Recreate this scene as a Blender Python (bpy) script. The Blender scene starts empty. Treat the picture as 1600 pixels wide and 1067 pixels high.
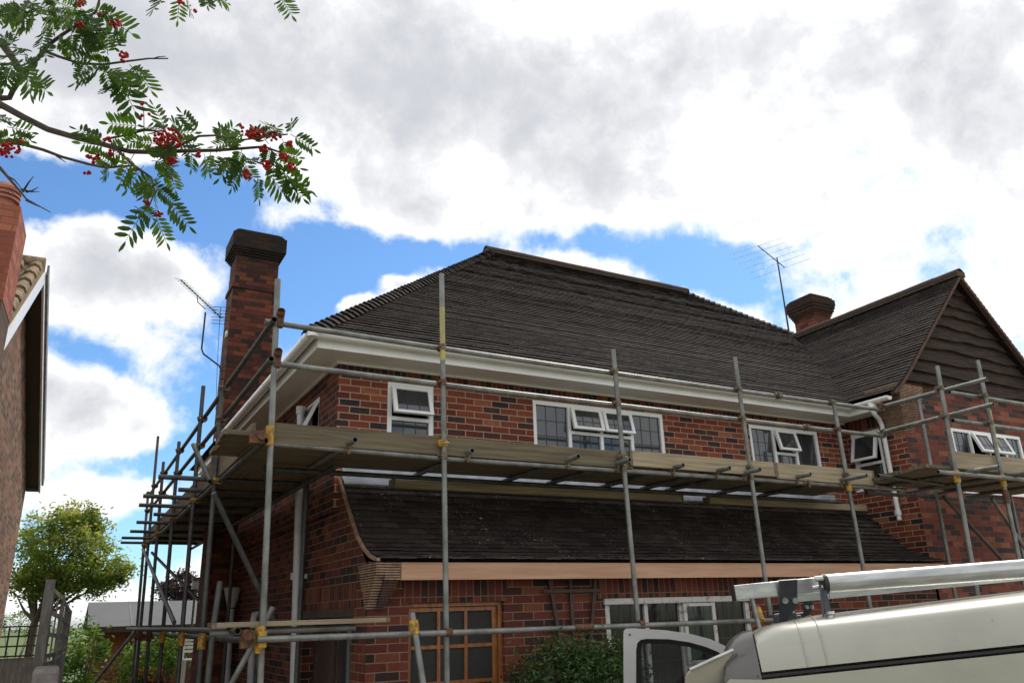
import bpy, math, random
from mathutils import Vector as V, Matrix
R = math.radians
random.seed(7)
S = bpy.context.scene
COL = S.collection
# ---------------------------------------------------------------- camera
FPX, YAW, PIT, ROL = 1225.0, R(29.29), R(19.016), R(-1.764)
EYE = V((0, 0, 1.9))
fw = V((math.sin(YAW)*math.cos(PIT), math.cos(YAW)*math.cos(PIT), math.sin(PIT)))
r0 = V((math.cos(YAW), -math.sin(YAW), 0)); u0 = r0.cross(fw)
rt = r0*math.cos(ROL)+u0*math.sin(ROL); up = -r0*math.sin(ROL)+u0*math.cos(ROL)
cd = bpy.data.cameras.new('camera'); cam = bpy.data.objects.new('camera', cd); COL.objects.link(cam)
cd.sensor_width = 36; cd.lens = 36*FPX/1600; cd.clip_start = .05; cd.clip_end = 6000
m = Matrix((rt, up, -fw)).transposed().to_4x4(); m.translation = EYE
cam.matrix_world = m; S.camera = cam
def ray(px, py): return fw + rt*(px-800)/FPX - up*(py-533.5)/FPX
def at(px, py, dep): return EYE + ray(px, py)*dep          # point seen there, 'dep' metres ahead
def onY(px, py, Y): d = ray(px, py); return EYE + d*(Y/d.y)
# ---------------------------------------------------------------- sun and sky
SUN_EL, SUN_AZ = R(50), R(58)       # azimuth measured from +Y towards +X
sd = bpy.data.lights.new('sun', 'SUN'); sun = bpy.data.objects.new('sun', sd); COL.objects.link(sun)
sd.energy = 2.5; sd.angle = R(8); sd.color = (1, .95, .87)
sdir = V((math.sin(SUN_AZ)*math.cos(SUN_EL), math.cos(SUN_AZ)*math.cos(SUN_EL), math.sin(SUN_EL)))
sun.rotation_euler = sdir.to_track_quat('Z', 'Y').to_euler(); sun.location = (0, 0, 30)
S.view_settings.view_transform = 'Standard'; S.view_settings.look = 'None'
S.view_settings.exposure = 0.0; S.view_settings.gamma = 1

class NT:
    """small helper for node trees"""
    def __init__(s, nt): s.nt = nt
    def n(s, t, **k):
        o = s.nt.nodes.new(t)
        for a, b in k.items(): setattr(o, a, b)
        return o
    def L(s, a, b): s.nt.links.new(a, b)
    def put(s, inp, v):
        if isinstance(v, bpy.types.NodeSocket): s.L(v, inp)
        else:
            if inp.type == 'RGBA' and len(v) == 3: v = (*v, 1)
            inp.default_value = v
    def m(s, op, a, b=0, c=None, clamp=False):
        o = s.n('ShaderNodeMath', operation=op, use_clamp=clamp)
        s.put(o.inputs[0], a); s.put(o.inputs[1], b)
        if c is not None: s.put(o.inputs[2], c)
        return o.outputs[0]
    def vm(s, op, a, b=(0, 0, 0), out=0):
        o = s.n('ShaderNodeVectorMath', operation=op); s.put(o.inputs[0], a); s.put(o.inputs[1], b)
        return o.outputs[out]
    def dot(s, a, b): return s.vm('DOT_PRODUCT', a, b, 1)
    def mix(s, f, a, b, bt='MIX'):
        o = s.n('ShaderNodeMix', data_type='RGBA', blend_type=bt)
        s.put(o.inputs[0], f); s.put(o.inputs[6], a); s.put(o.inputs[7], b); return o.outputs[2]
    def noise(s, vec, scale, det=3, rough=.55, dist=0, out=0):
        o = s.n('ShaderNodeTexNoise'); s.put(o.inputs['Vector'], vec); o.inputs['Scale'].default_value = scale
        o.inputs['Detail'].default_value = det; o.inputs['Roughness'].default_value = rough
        o.inputs['Distortion'].default_value = dist; return o.outputs[out]
    def ss(s, v, a, b, c=0., d=1.):
        o = s.n('ShaderNodeMapRange', interpolation_type='SMOOTHSTEP')
        s.put(o.inputs[0], v)
        for i, x in enumerate((a, b, c, d)): o.inputs[i+1].default_value = x
        return o.outputs[0]
    def ramp(s, f, stops, const=False):
        o = s.n('ShaderNodeValToRGB'); s.put(o.inputs[0], f); e = o.color_ramp
        e.interpolation = 'CONSTANT' if const else 'LINEAR'
        while len(e.elements) < len(stops): e.elements.new(.5)
        for x, (p, c) in zip(e.elements, stops): x.position = p; x.color = (*c, 1)
        return o.outputs[0]

W = bpy.data.worlds.new('World'); S.world = W; W.use_nodes = True
W.node_tree.nodes.clear(); t = NT(W.node_tree)
tc = t.n('ShaderNodeTexCoord').outputs['Generated']
D = t.vm('NORMALIZE', tc)
sky = t.n('ShaderNodeTexSky', sky_type='NISHITA', sun_disc=False, sun_elevation=SUN_EL, sun_rotation=SUN_AZ, air_density=1.0, dust_density=.3, ozone_density=2.0)
blue = t.mix(1.0, t.mix(1.0, sky.outputs[0], (.135, .135, .135), 'MULTIPLY'), (.72, 1.0, 1.22), 'MULTIPLY')
def hang(px, py):           # azimuth and elevation (degrees) of a place in the sky
    d = ray(px, py).normalized(); return d
# (px, py, half width, half height, slant, weight): cloud banks (+) and gaps (-), as directions of the sky
BL = [(110,300,240,56,.05,-.80),(300,335,60,50,.7,-.6),(490,430,115,58,-.35,-.70),(420,490,120,80,0,-.30),(690,388,170,24,.10,-.42),(900,388,110,24,.25,-.46),(1115,430,95,48,.35,-.66),
      (100,560,120,30,.30,-.45),(320,640,60,130,.5,-.55),(230,720,150,24,-.3,-.50),(1560,110,120,40,.3,-.22),(150,850,120,34,0,-.45),(230,860,60,60,0,-.3),
      (200,430,130,75,.1,.45),(160,640,120,60,.2,.45),(160,770,100,22,-.15,.35),(90,215,120,22,.1,.25),(1000,310,300,40,.15,.12),(640,310,120,40,.4,.30),
      (520,120,420,130,.1,.45),(800,190,230,100,.3,.30),(1500,110,130,80,.4,.45),(1140,90,160,90,.2,.28),(1250,400,260,110,0,-.06),(120,60,220,80,.1,.5),(550,475,40,18,-.3,.65),(610,437,40,12,.3,.55)]
Dw = t.vm('ADD', D, t.vm('SCALE', t.vm('SUBTRACT', t.noise(D, 4.2, 5, .6, out=1), (.5, .5, .5)), (0, 0, 0)))
Dw.node.inputs[1].links[0].from_node.inputs['Scale'].default_value = .10
dens = t.m('ADD', t.m('ADD', t.m('MULTIPLY', t.m('SUBTRACT', t.noise(D, 7.0, 9, .60, .08), .5), 1.35), t.m('MULTIPLY', t.m('SUBTRACT', t.noise(D, 17, 8, .62, .3), .5), .75)), .66)
for px, py, a, b, sl, w in BL:
    c = ray(px, py).normalized()
    e1 = (ray(px+10, py+10*sl).normalized()-c).normalized(); e2 = c.cross(e1).normalized()
    q = t.vm('SUBTRACT', Dw, tuple(c))
    k1 = FPX/a/1.0; k2 = FPX/b/1.0
    x = t.dot(q, tuple(e1*k1)); y = t.dot(q, tuple(e2*k2))
    r2 = t.m('ADD', t.m('MULTIPLY', x, x), t.m('MULTIPLY', y, y))
    g = t.m('MULTIPLY', t.m('POWER', 2.718, t.m('MULTIPLY', r2, -1.1)), w)
    dens = t.m('ADD', dens, g)
cover = t.ss(dens, .30, .66)
thick = t.ss(dens, .62, 1.45)
shade = t.m('ADD', thick, t.m('ADD', t.m('MULTIPLY', t.m('SUBTRACT', t.noise(D, 4.5, 5, .5), .5), .35), t.m('MULTIPLY', t.m('SUBTRACT', t.noise(D, 14, 6, .6), .5), .17)), clamp=True)
cc = t.ramp(shade, [(0, (1.16, 1.17, 1.18)), (.30, (.90, .91, .94)), (.65, (.74, .755, .795)), (1, (.63, .65, .705))])
low = t.ss(t.n('ShaderNodeSeparateXYZ').outputs[2], -.02, .02)
t.L(D, low.node.inputs[0].links[0].from_node.inputs[0])
skyc = t.mix(cover, blue, cc)
skyc = t.mix(low, (.10, .11, .09), skyc)
bg = t.n('ShaderNodeBackground'); t.L(skyc, bg.inputs[0]); bg.inputs[1].default_value = 1.0
t.L(bg.outputs[0], t.n('ShaderNodeOutputWorld').inputs[0])

# ---------------------------------------------------------------- materials
def base(name):
    M = bpy.data.materials.new(name); M.use_nodes = True; t = NT(M.node_tree)
    b = M.node_tree.nodes['Principled BSDF']; return M, t, b
def objco(t): return t.n('ShaderNodeTexCoord').outputs['Object']
def bump(t, b, h, d, s=1.0):
    o = t.n('ShaderNodeBump'); o.inputs['Distance'].default_value = d; o.inputs['Strength'].default_value = s
    t.L(h, o.inputs['Height']); t.L(o.outputs[0], b.inputs['Normal'])
def pm(name, col, rough=.5, metal=0., var=.25, scale=6., col2=None, bmp=0., stretch=(1, 1, 1), spec=.5, seuil=None, det=5):
    M, t, b = base(name); co = t.vm('MULTIPLY', objco(t), stretch)
    n = t.noise(co, scale, det, .6)
    c2 = col2 if col2 else tuple(x*(1-var) for x in col)
    c1 = col if col2 else tuple(min(1, x*(1+var)) for x in col)
    f = t.ss(n, *(seuil or (.3, .7)))
    t.L(t.mix(f, c1, c2), b.inputs['Base Color'])
    b.inputs['Roughness'].default_value = rough; b.inputs['Metallic'].default_value = metal
    b.inputs['Specular IOR Level'].default_value = spec
    if bmp: bump(t, b, t.noise(co, scale*2.3, 4, .6), bmp)
    return M
def brick(name, cols, mortar, bw=.225, bh=.075, half=True, dark=1.0, mj=.010, smear=.6, soot=None):
    M, t, b = base(name); oc = objco(t)
    sp = t.n('ShaderNodeSeparateXYZ'); t.L(oc, sp.inputs[0])
    nm = t.n('ShaderNodeSeparateXYZ'); t.L(t.n('ShaderNodeNewGeometry').outputs['True Normal'], nm.inputs[0])
    fx = t.m('GREATER_THAN', t.m('ABSOLUTE', nm.outputs[0]), t.m('ABSOLUTE', nm.outputs[1]))
    x, y, z = sp.outputs
    u = t.m('ADD', t.m('MULTIPLY', fx, t.m('ADD', y, .1125)), t.m('MULTIPLY', t.m('SUBTRACT', 1, fx), x))
    wob = t.m('MULTIPLY', t.m('SUBTRACT', t.noise(oc, 9, 2), .5), .006)
    v = t.m('DIVIDE', t.m('ADD', t.m('ADD', z, 10), wob), bh)
    row = t.m('FLOOR', v); fr = t.m('FRACT', v)
    off = t.m('MULTIPLY', t.m('FRACT', t.m('MULTIPLY', row, .5)), 1.0 if half else 0.)
    uu = t.m('ADD', t.m('DIVIDE', t.m('ADD', t.m('ADD', u, 30), wob), bw), off)
    cl = t.m('FLOOR', uu); fc = t.m('FRACT', uu)
    dz = t.m('MULTIPLY', t.m('MINIMUM', fr, t.m('SUBTRACT', 1, fr)), bh)
    du = t.m('MULTIPLY', t.m('MINIMUM', fc, t.m('SUBTRACT', 1, fc)), bw)
    dm = t.m('MINIMUM', dz, du)
    ed = t.m('ADD', dm, t.m('MULTIPLY', t.m('SUBTRACT', t.noise(oc, 60, 2), .5), .004))
    inb = t.ss(ed, mj*.35, mj*.62)
    cb = t.n('ShaderNodeCombineXYZ'); t.L(cl, cb.inputs[0]); t.L(row, cb.inputs[1]); t.L(fx, cb.inputs[2])
    wn = t.n('ShaderNodeTexWhiteNoise', noise_dimensions='3D'); t.L(cb.outputs[0], wn.inputs[0])
    r = wn.outputs['Value']
    n1 = t.noise(oc, 16, 4, .65)
    rr = t.m('ADD', r, t.m('MULTIPLY', t.m('SUBTRACT', n1, .5), smear*.5))
    c = t.ramp(rr, cols)
    fine = t.noise(oc, 90, 3, .7)
    c = t.mix(1.0, c, t.ramp(fine, [(.25, (.72, .72, .72)), (.75, (1.25, 1.2, 1.2))]), 'MULTIPLY')
    big = t.noise(oc, 1.3, 4, .6)
    c = t.mix(1.0, c, t.ramp(big, [(.3, (.78, .80, .82)), (.7, (1.1, 1.08, 1.05))]), 'MULTIPLY')
    mc = t.mix(t.noise(oc, 25, 3), mortar, tuple(k*.6 for k in mortar))
    c = t.mix(inb, mc, c)
    if soot:
        c = t.mix(t.m('MULTIPLY', t.ss(t.m('ADD', z, t.m('MULTIPLY', n1, .5)), soot[0], soot[1]), .85), c, (.018, .016, .014))
    if dark != 1: c = t.mix(1.0, c, (dark,)*3, 'MULTIPLY')
    t.L(c, b.inputs['Base Color']); b.inputs['Roughness'].default_value = .88
    b.inputs['Specular IOR Level'].default_value = .25
    bump(t, b, t.m('ADD', t.m('MULTIPLY', inb, .006), t.m('MULTIPLY', fine, .0025)), 1.0, .8)
    return M
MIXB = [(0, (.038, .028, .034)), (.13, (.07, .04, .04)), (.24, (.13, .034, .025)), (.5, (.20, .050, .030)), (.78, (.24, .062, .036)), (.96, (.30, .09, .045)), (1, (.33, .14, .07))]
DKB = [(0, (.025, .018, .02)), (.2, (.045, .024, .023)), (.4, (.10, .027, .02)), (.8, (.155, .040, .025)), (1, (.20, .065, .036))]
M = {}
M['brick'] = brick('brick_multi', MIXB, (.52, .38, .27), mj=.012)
M['brick_shade'] = brick('brick_shaded', DKB, (.27, .185, .12), smear=.4)  # darker brick copy: shade on lower and left walls is in the colour
M['brick_wing'] = brick('brick_wing', [(0, (.045, .035, .042)), (.22, (.07, .045, .045)), (.4, (.15, .045, .034)), (.75, (.22, .065, .042)), (1, (.30, .12, .07))], (.20, .13, .095), mj=.008, smear=1.0)
M['brick_stack'] = brick('brick_stack', [(0, (.035, .025, .025)), (.3, (.06, .025, .02)), (.6, (.13, .038, .024)), (1, (.21, .062, .03))], (.07, .047, .035), smear=1.2, soot=(7.75, 8.25))
M['brick_stack2'] = brick('brick_stack_far', [(0, (.06, .03, .025)), (.5, (.17, .05, .03)), (1, (.25, .075, .04))], (.11, .065, .045), smear=1.0, soot=(8.2, 8.55))
M['soldier'] = brick('brick_on_end', DKB, (.22, .15, .10), bw=.075, bh=.225, half=False)
M['nb_wall'] = brick('neighbour_brick', [(0, (.09, .065, .045)), (.3, (.16, .095, .06)), (.6, (.24, .115, .075)), (1, (.30, .18, .11))], (.30, .23, .17), smear=1.4)
M['nb_stack'] = brick('salmon_brick', [(0, (.24, .075, .05)), (.5, (.34, .105, .068)), (1, (.42, .15, .09))], (.26, .13, .09), smear=.4, mj=.009)
M['nb_old'] = brick('weathered_stack_brick', [(0, (.07, .05, .04)), (.5, (.12, .075, .055)), (1, (.17, .10, .07))], (.14, .11, .09), smear=1.0)
M['shed_brick'] = brick('garden_brick', [(0, (.16, .05, .03)), (1, (.30, .10, .05))], (.28, .2, .14))
def tile_mat(name, c1, c2, c3, speck=0., sc=40):
    M_, t, b = base(name); oc = objco(t)
    a = t.n('ShaderNodeAttribute', attribute_name='rnd', attribute_type='GEOMETRY').outputs['Fac']
    c = t.ramp(a, [(0, c1), (.55, c2), (1, c3)])
    c = t.mix(1.0, c, t.ramp(t.noise(oc, 30, 4, .7), [(.25, (.65, .65, .65)), (.75, (1.35, 1.35, 1.35))]), 'MULTIPLY')
    c = t.mix(1.0, c, t.ramp(t.noise(oc, .8, 4, .6), [(.3, (.8, .78, .78)), (.7, (1.2, 1.2, 1.15))]), 'MULTIPLY')
    if speck:
        s1 = t.m('MULTIPLY', t.ss(t.noise(oc, sc, 3, .78), .61, .67), t.ss(t.noise(oc, 2.0, 3, .6), .44, .62))
        c = t.mix(t.m('MULTIPLY', s1, speck), c, (.55, .53, .50))
    t.L(c, b.inputs['Base Color']); b.inputs['Roughness'].default_value = .85; b.inputs['Specular IOR Level'].default_value = .2
    bump(t, b, t.noise(oc, 70, 4, .7), .003)
    return M_
M['tile'] = tile_mat('clay_tile_brown', (.013, .0085, .0075), (.023, .0152, .013), (.038, .025, .021), .4, 45)
M['tile_low'] = tile_mat('clay_tile_dark', (.040, .031, .029), (.058, .046, .043), (.080, .064, .058), 1., 34)
M['tile_ridge'] = tile_mat('ridge_tile', (.03, .02, .018), (.045, .028, .023), (.06, .037, .03))
M['pantile'] = pm('mossy_pantile', (.30, .20, .10), .85, col2=(.10, .075, .05), scale=9, bmp=.01)
M['crease'] = pm('creasing_tile', (.36, .24, .15), .85, col2=(.22, .13, .09), scale=14, bmp=.004)
M['crease_dark'] = pm('creasing_tile_dark', (.12, .055, .035), .85, col2=(.05, .03, .025), scale=14, bmp=.004)
M['mortar'] = pm('bed_mortar', (.075, .05, .035), .9, scale=20, bmp=.003)
M['upvc'] = pm('white_upvc', (.86, .86, .85), .28, var=.04, scale=3)
M['upvc_s'] = pm('white_soffit', (.82, .80, .77), .4, var=.04, scale=2)
M['pipe'] = pm('grey_white_pipe', (.50, .50, .51), .4, var=.12, scale=5)
M['glass'] = pm('window_glass', (.035, .038, .042), .04, var=.3, scale=2, spec=.9)
M['glass_cur'] = pm('glass_before_curtain', (.04, .035, .03), .08, col2=(.010, .010, .010), scale=3, stretch=(6, 6, .4), spec=.45)
M['glass_door'] = pm('patterned_glass', (.008, .008, .007), .12, var=.4, scale=50, bmp=.01, spec=.6)
M['lead'] = pm('lead_came', (.03, .032, .035), .5, scale=20)
M['old_frame'] = pm('peeling_white_paint', (.50, .49, .46), .7, col2=(.20, .18, .16), scale=14, stretch=(1, 1, 1), bmp=.002, seuil=(.5, .7))
M['door_wood'] = pm('varnished_wood', (.34, .13, .035), .38, col2=(.17, .06, .018), scale=7, stretch=(4, 4, .8))
M['dark_wood'] = pm('dark_stained_wood', (.06, .035, .028), .7, scale=10)
M['new_wood'] = pm('new_pine_fascia', (.50, .30, .19), .6, col2=(.40, .215, .125), scale=3, stretch=(.5, 8, 9), bmp=.001)
def board_mat(name, a, b_, axis):
    st = (.35, 9, 9) if axis == 'x' else (9, .35, 9)
    return pm(name, a, .8, col2=b_, scale=4, stretch=st, bmp=.002, det=8)
M['board'] = board_mat('scaffold_board_wood', (.17, .135, .078), (.08, .062, .038), 'x')
M['board_y'] = board_mat('scaffold_board_wood_side', (.20, .15, .09), (.10, .072, .042), 'y')
M['board_pale'] = board_mat('pale_board_wood', (.38, .31, .20), (.21, .165, .105), 'x')
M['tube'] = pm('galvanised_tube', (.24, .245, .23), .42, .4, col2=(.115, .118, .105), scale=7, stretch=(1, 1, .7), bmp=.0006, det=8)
M['tube_shade'] = pm('weathered_tube_shaded', (.085, .088, .085), .55, .3, col2=(.04, .04, .038), scale=7, bmp=.0006)  # same tube darkened: backlit shade is put into its colour
M['yellow'] = pm('yellow_paint', (.52, .29, .015), .55, col2=(.20, .11, .03), scale=30, seuil=(.4, .62))
M['yellow_t'] = pm('tube_with_yellow_paint', (.50, .40, .04), .5, .2, col2=(.27, .26, .17), scale=14, stretch=(1, 1, .5))
M['rust'] = pm('rusty_steel', (.20, .085, .035), .75, .3, col2=(.07, .045, .035), scale=30, bmp=.001)
M['coup'] = pm('dull_coupler_steel', (.22, .17, .11), .6, .5, col2=(.08, .065, .05), scale=30)
M['weather'] = pm('weathered_board', (.060, .033, .022), .95, col2=(.010, .006, .005), scale=6, stretch=(.5, 1, 6), bmp=.012, det=9)
M['lead_sheet'] = pm('lead_flashing', (.42, .44, .48), .45, .3, var=.25, scale=4)
M['aerial'] = pm('aerial_metal', (.045, .045, .05), .5, .5, scale=10)
M['terra'] = pm('terracotta', (.42, .17, .12), .8, col2=(.30, .12, .09), scale=9)
M['brown_upvc'] = pm('brown_soffit', (.065, .042, .028), .5, var=.15, scale=3)
M['grey_trim'] = pm('grey_verge', (.22, .21, .20), .7, scale=6)
def paint(name, col, rough=.25, grime=.25):
    M_, t, b = base(name); oc = objco(t)
    n = t.noise(oc, 2.2, 6, .65); n2 = t.noise(oc, 40, 3, .7)
    c = t.mix(t.m('MULTIPLY', t.ss(n, .45, .7), grime), col, tuple(k*.5 for k in col))
    c = t.mix(t.m('MULTIPLY', t.ss(n2, .69, .74), .5), c, (.05, .045, .04))
    t.L(c, b.inputs['Base Color']); b.inputs['Metallic'].default_value = .35
    t.L(t.m('ADD', t.m('MULTIPLY', n, .25), rough-.1), b.inputs['Roughness'])
    b.inputs['Coat Weight'].default_value = .6; b.inputs['Coat Roughness'].default_value = .08
    return M_
M['van'] = paint('silver_van_paint', (.37, .365, .305), .34)
M['van_d'] = paint('grey_cab_panel', (.11, .10, .092), .3)
M['rubber'] = pm('black_rubber', (.012, .012, .012), .6)
M['alu'] = pm('aluminium', (.55, .56, .55), .3, .8, col2=(.34, .345, .34), scale=5, stretch=(1, 6, 6))
M['black_pl'] = pm('dark_powder_coat', (.028, .032, .04), .45, scale=10)
M['tyre'] = pm('tyre', (.02, .02, .02), .8)
M['bark'] = pm('bark', (.10, .075, .06), .85, col2=(.045, .035, .03), scale=18, stretch=(1, 1, 1), bmp=.002)
def leafmat(name, a, b_, c, tr=.35, sat=None):
    M_, t, b = base(name)
    rn = t.n('ShaderNodeAttribute', attribute_name='rnd', attribute_type='GEOMETRY').outputs['Fac']
    col = t.ramp(rn, [(0, a), (.5, b_), (1, c)])
    t.L(col, b.inputs['Base Color']); b.inputs['Roughness'].default_value = .45; b.inputs['Specular IOR Level'].default_value = .35
    tl = t.n('ShaderNodeBsdfTranslucent'); t.L(t.mix(1., col, (1.5, 1.7, .7), 'MULTIPLY'), tl.inputs[0])
    mx = t.n('ShaderNodeMixShader'); mx.inputs[0].default_value = tr
    t.L(b.outputs[0], mx.inputs[1]); t.L(tl.outputs[0], mx.inputs[2])
    o = [n for n in M_.node_tree.nodes if n.type == 'OUTPUT_MATERIAL'][0]; t.L(mx.outputs[0], o.inputs[0])
    return M_
M['rowan_leaf'] = leafmat('rowan_leaf', (.018, .045, .006), (.050, .105, .010), (.13, .19, .02), .45)
M['tree_leaf'] = leafmat('pale_tree_leaf', (.045, .075, .014), (.15, .19, .032), (.40, .37, .12), .45)
M['bush_leaf'] = leafmat('bush_leaf', (.012, .03, .010), (.03, .065, .018), (.07, .12, .03), .2)
M['shrub_leaf'] = leafmat('shrub_leaf', (.03, .07, .012), (.10, .18, .03), (.22, .28, .05))
M['purple_leaf'] = leafmat('purple_leaf', (.02, .010, .018), (.04, .02, .035), (.07, .035, .05), .2)
M['berry'] = pm('red_berry', (.36, .010, .006), .6, col2=(.22, .005, .004), scale=40, spec=.2)
M['flower'] = pm('orange_flower', (.75, .16, .04), .6, scale=20)
M['asphalt'] = pm('pale_drive', (.33, .28, .22), .9, scale=60, bmp=.003)
M['grass'] = pm('lawn', (.07, .13, .03), .95, col2=(.12, .15, .05), scale=3, bmp=.02)
M['grey_roof'] = pm('grey_sheet_roof', (.125, .128, .13), .8, var=.08, scale=1.5)
M['fence'] = pm('weathered_fence', (.30, .275, .25), .9, col2=(.15, .14, .125), scale=6, stretch=(2, 2, .5), bmp=.004)
M['stone'] = pm('weathered_stone', (.28, .25, .23), .95, col2=(.15, .13, .12), scale=12, bmp=.01)
M['paving'] = pm('paving', (.10, .09, .08), .9, scale=4)

# ---------------------------------------------------------------- mesh helpers
class MB:
    def __init__(s): s.v = []; s.f = []; s.sm = []; s.rn = []
    def add(s, vs, fs, smooth=False, rn=None):
        n = len(s.v); s.v += [V(p) for p in vs]
        for i, f in enumerate(fs):
            s.f.append([n+k for k in f]); s.sm.append(smooth[i] if isinstance(smooth, list) else smooth); s.rn.append(rn if rn is not None else random.random())
        return s
    def box(s, x0, x1, y0, y1, z0, z1, rn=None):
        vs = [(x, y, z) for x in (x0, x1) for y in (y0, y1) for z in (z0, z1)]
        return s.add(vs, [(0, 1, 3, 2), (4, 6, 7, 5), (0, 4, 5, 1), (2, 3, 7, 6), (0, 2, 6, 4), (1, 5, 7, 3)], rn=rn)
    def obox(s, c, ax, ay, az):      # centre and three half vectors
        c = V(c); ax, ay, az = V(ax), V(ay), V(az)
        if ax.cross(ay).dot(az) < 0: ax = -ax
        vs = [c+ax*i+ay*j+az*k for i in (-1, 1) for j in (-1, 1) for k in (-1, 1)]
        return s.add(vs, [(0, 1, 3, 2), (4, 6, 7, 5), (0, 4, 5, 1), (2, 3, 7, 6), (0, 2, 6, 4), (1, 5, 7, 3)])
    def beam(s, a, b, w, h, upv=(0, 0, 1)):
        a, b = V(a), V(b); d = (b-a); sd_ = d.cross(V(upv)).normalized(); u_ = sd_.cross(d).normalized()
        return s.obox((a+b)/2, d/2, sd_*w/2, u_*h/2)
    def prism(s, poly, ext):         # polygon (3d points, planar) pushed along ext
        n = len(poly); ps = [V(p) for p in poly]; e = V(ext)
        nn = V((0, 0, 0))
        for i in range(n): nn += ps[i].cross(ps[(i+1) % n])
        if nn.dot(e) > 0: ps.reverse()
        vs = ps+[p+e for p in ps]
        fs = [tuple(range(n)), tuple(reversed(range(n, 2*n)))]+[(i, i+n, (i+1) % n+n, (i+1) % n) for i in range(n)]
        return s.add(vs, fs)
    def tube(s, pts, rad, n=12, hollow=False, cap=True):
        pts = [V(p) for p in pts]; k = len(pts)
        rad = rad if isinstance(rad, (list, tuple)) else [rad]*k
        d0 = (pts[1]-pts[0]).normalized()
        a = d0.cross(V((0, 0, 1)));  a = a.normalized() if a.length > 1e-3 else V((1, 0, 0))
        vs = []
        for i, p in enumerate(pts):
            d = (pts[min(i+1, k-1)]-pts[max(i-1, 0)]).normalized()
            a = (a-d*a.dot(d)).normalized(); b = d.cross(a)
            vs += [p+(a*math.cos(2*math.pi*j/n)+b*math.sin(2*math.pi*j/n))*rad[i] for j in range(n)]
        fs = [(i*n+j, i*n+(j+1) % n, (i+1)*n+(j+1) % n, (i+1)*n+j) for i in range(k-1) for j in range(n)]
        s.add(vs, fs, True)
        if cap:
            for i0, p, d, flip in ((0, pts[0], pts[1]-pts[0], True), ((k-1)*n, pts[-1], pts[-2]-pts[-1], False)):
                ring = [vs[i0+j] for j in range(n)]
                if hollow:
                    d = d.normalized(); inn = [p+(q-p)*.86 for q in ring]; dp = [q+d*.12 for q in inn]
                    f1 = [(j, n+j, n+(j+1) % n, (j+1) % n) for j in range(n)]+[(n+j, 2*n+j, 2*n+(j+1) % n, n+(j+1) % n) for j in range(n)]+[tuple(range(2*n, 3*n))]
                    if not flip: f1 = [tuple(reversed(q)) for q in f1]
                    s.add(ring+inn+dp, f1)
                else: s.add(ring, [tuple(reversed(range(n))) if flip else tuple(range(n))])
        return s
    def ball(s, c, r, n=6, m_=4, rn=None):
        c = V(c); vs = [c+V((0, 0, r))]
        for i in range(1, m_):
            p = math.pi*i/m_
            vs += [c+V((math.sin(p)*math.cos(2*math.pi*j/n), math.sin(p)*math.sin(2*math.pi*j/n), math.cos(p)))*r for j in range(n)]
        vs.append(c-V((0, 0, r))); L_ = len(vs)-1
        fs = [(0, 1+j, 1+(j+1) % n) for j in range(n)]
        for i in range(m_-2): fs += [(1+i*n+j, 1+(i+1)*n+j, 1+(i+1)*n+(j+1) % n, 1+i*n+(j+1) % n) for j in range(n)]
        q = 1+(m_-2)*n; fs += [(L_, q+(j+1) % n, q+j) for j in range(n)]
        return s.add(vs, fs, True, rn)
    def build(s, name, mat, parent=None, loc=None, bevel=0):
        me = bpy.data.meshes.new(name); o = bpy.data.objects.new(name, me); COL.objects.link(o)
        vs = s.v
        if parent is not None:
            iv = MW[parent.name].inverted(); vs = [iv @ p for p in vs]; o.parent = parent; MW[o.name] = MW[parent.name]
        else:
            loc = V(loc) if loc is not None else V((0, 0, 0)); vs = [p-loc for p in vs]; o.location = loc; MW[o.name] = Matrix.Translation(loc)
        me.from_pydata([tuple(p) for p in vs], [], s.f)
        me.polygons.foreach_set('use_smooth', s.sm)
        at_ = me.attributes.new('rnd', 'FLOAT', 'FACE'); at_.data.foreach_set('value', s.rn)
        me.materials.append(mat if not isinstance(mat, str) else M[mat])
        if bevel:
            b = o.modifiers.new('bevel', 'BEVEL'); b.width = bevel; b.segments = 2; b.limit_method = 'ANGLE'
        me.update(); return o
MW = {}
def tag(o, label, cat, group=None, kind=None):
    if label: o['label'] = label
    if cat: o['category'] = cat
    if group: o['group'] = group
    if kind: o['kind'] = kind
    return o
def thing(name, label, cat, loc, group=None, mat=None):
    o = bpy.data.objects.new(name, None); COL.objects.link(o); o.empty_display_size = .2
    mw = Matrix.Translation(V(loc)) @ (mat if mat is not None else Matrix.Identity(4))
    o.location = loc
    if mat is not None: o.rotation_euler = mat.to_euler()
    MW[o.name] = mw; return tag(o, label, cat, group)
def B(*a): return MB().box(*a)
GZ = -.1
# ---------------------------------------------------------------- setting
g = MB(); n = 24
ext = [-900+1800*i/n for i in range(n+1)]
g.add([(x, y, GZ-.02) for y in ext for x in ext], [(j*(n+1)+i, j*(n+1)+i+1, (j+1)*(n+1)+i+1, (j+1)*(n+1)+i) for j in range(n) for i in range(n)])
tag(g.build('ground', 'grass'), None, None, kind='structure')
tag(B(-6, 22, -8, 6.8, GZ-.3, GZ).build('driveway', 'asphalt'), None, None, kind='structure')
tag(B(-.9, 2.3, 6.82, 19, GZ-.3, GZ+.01).build('path', 'paving'), None, None, kind='structure')

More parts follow.
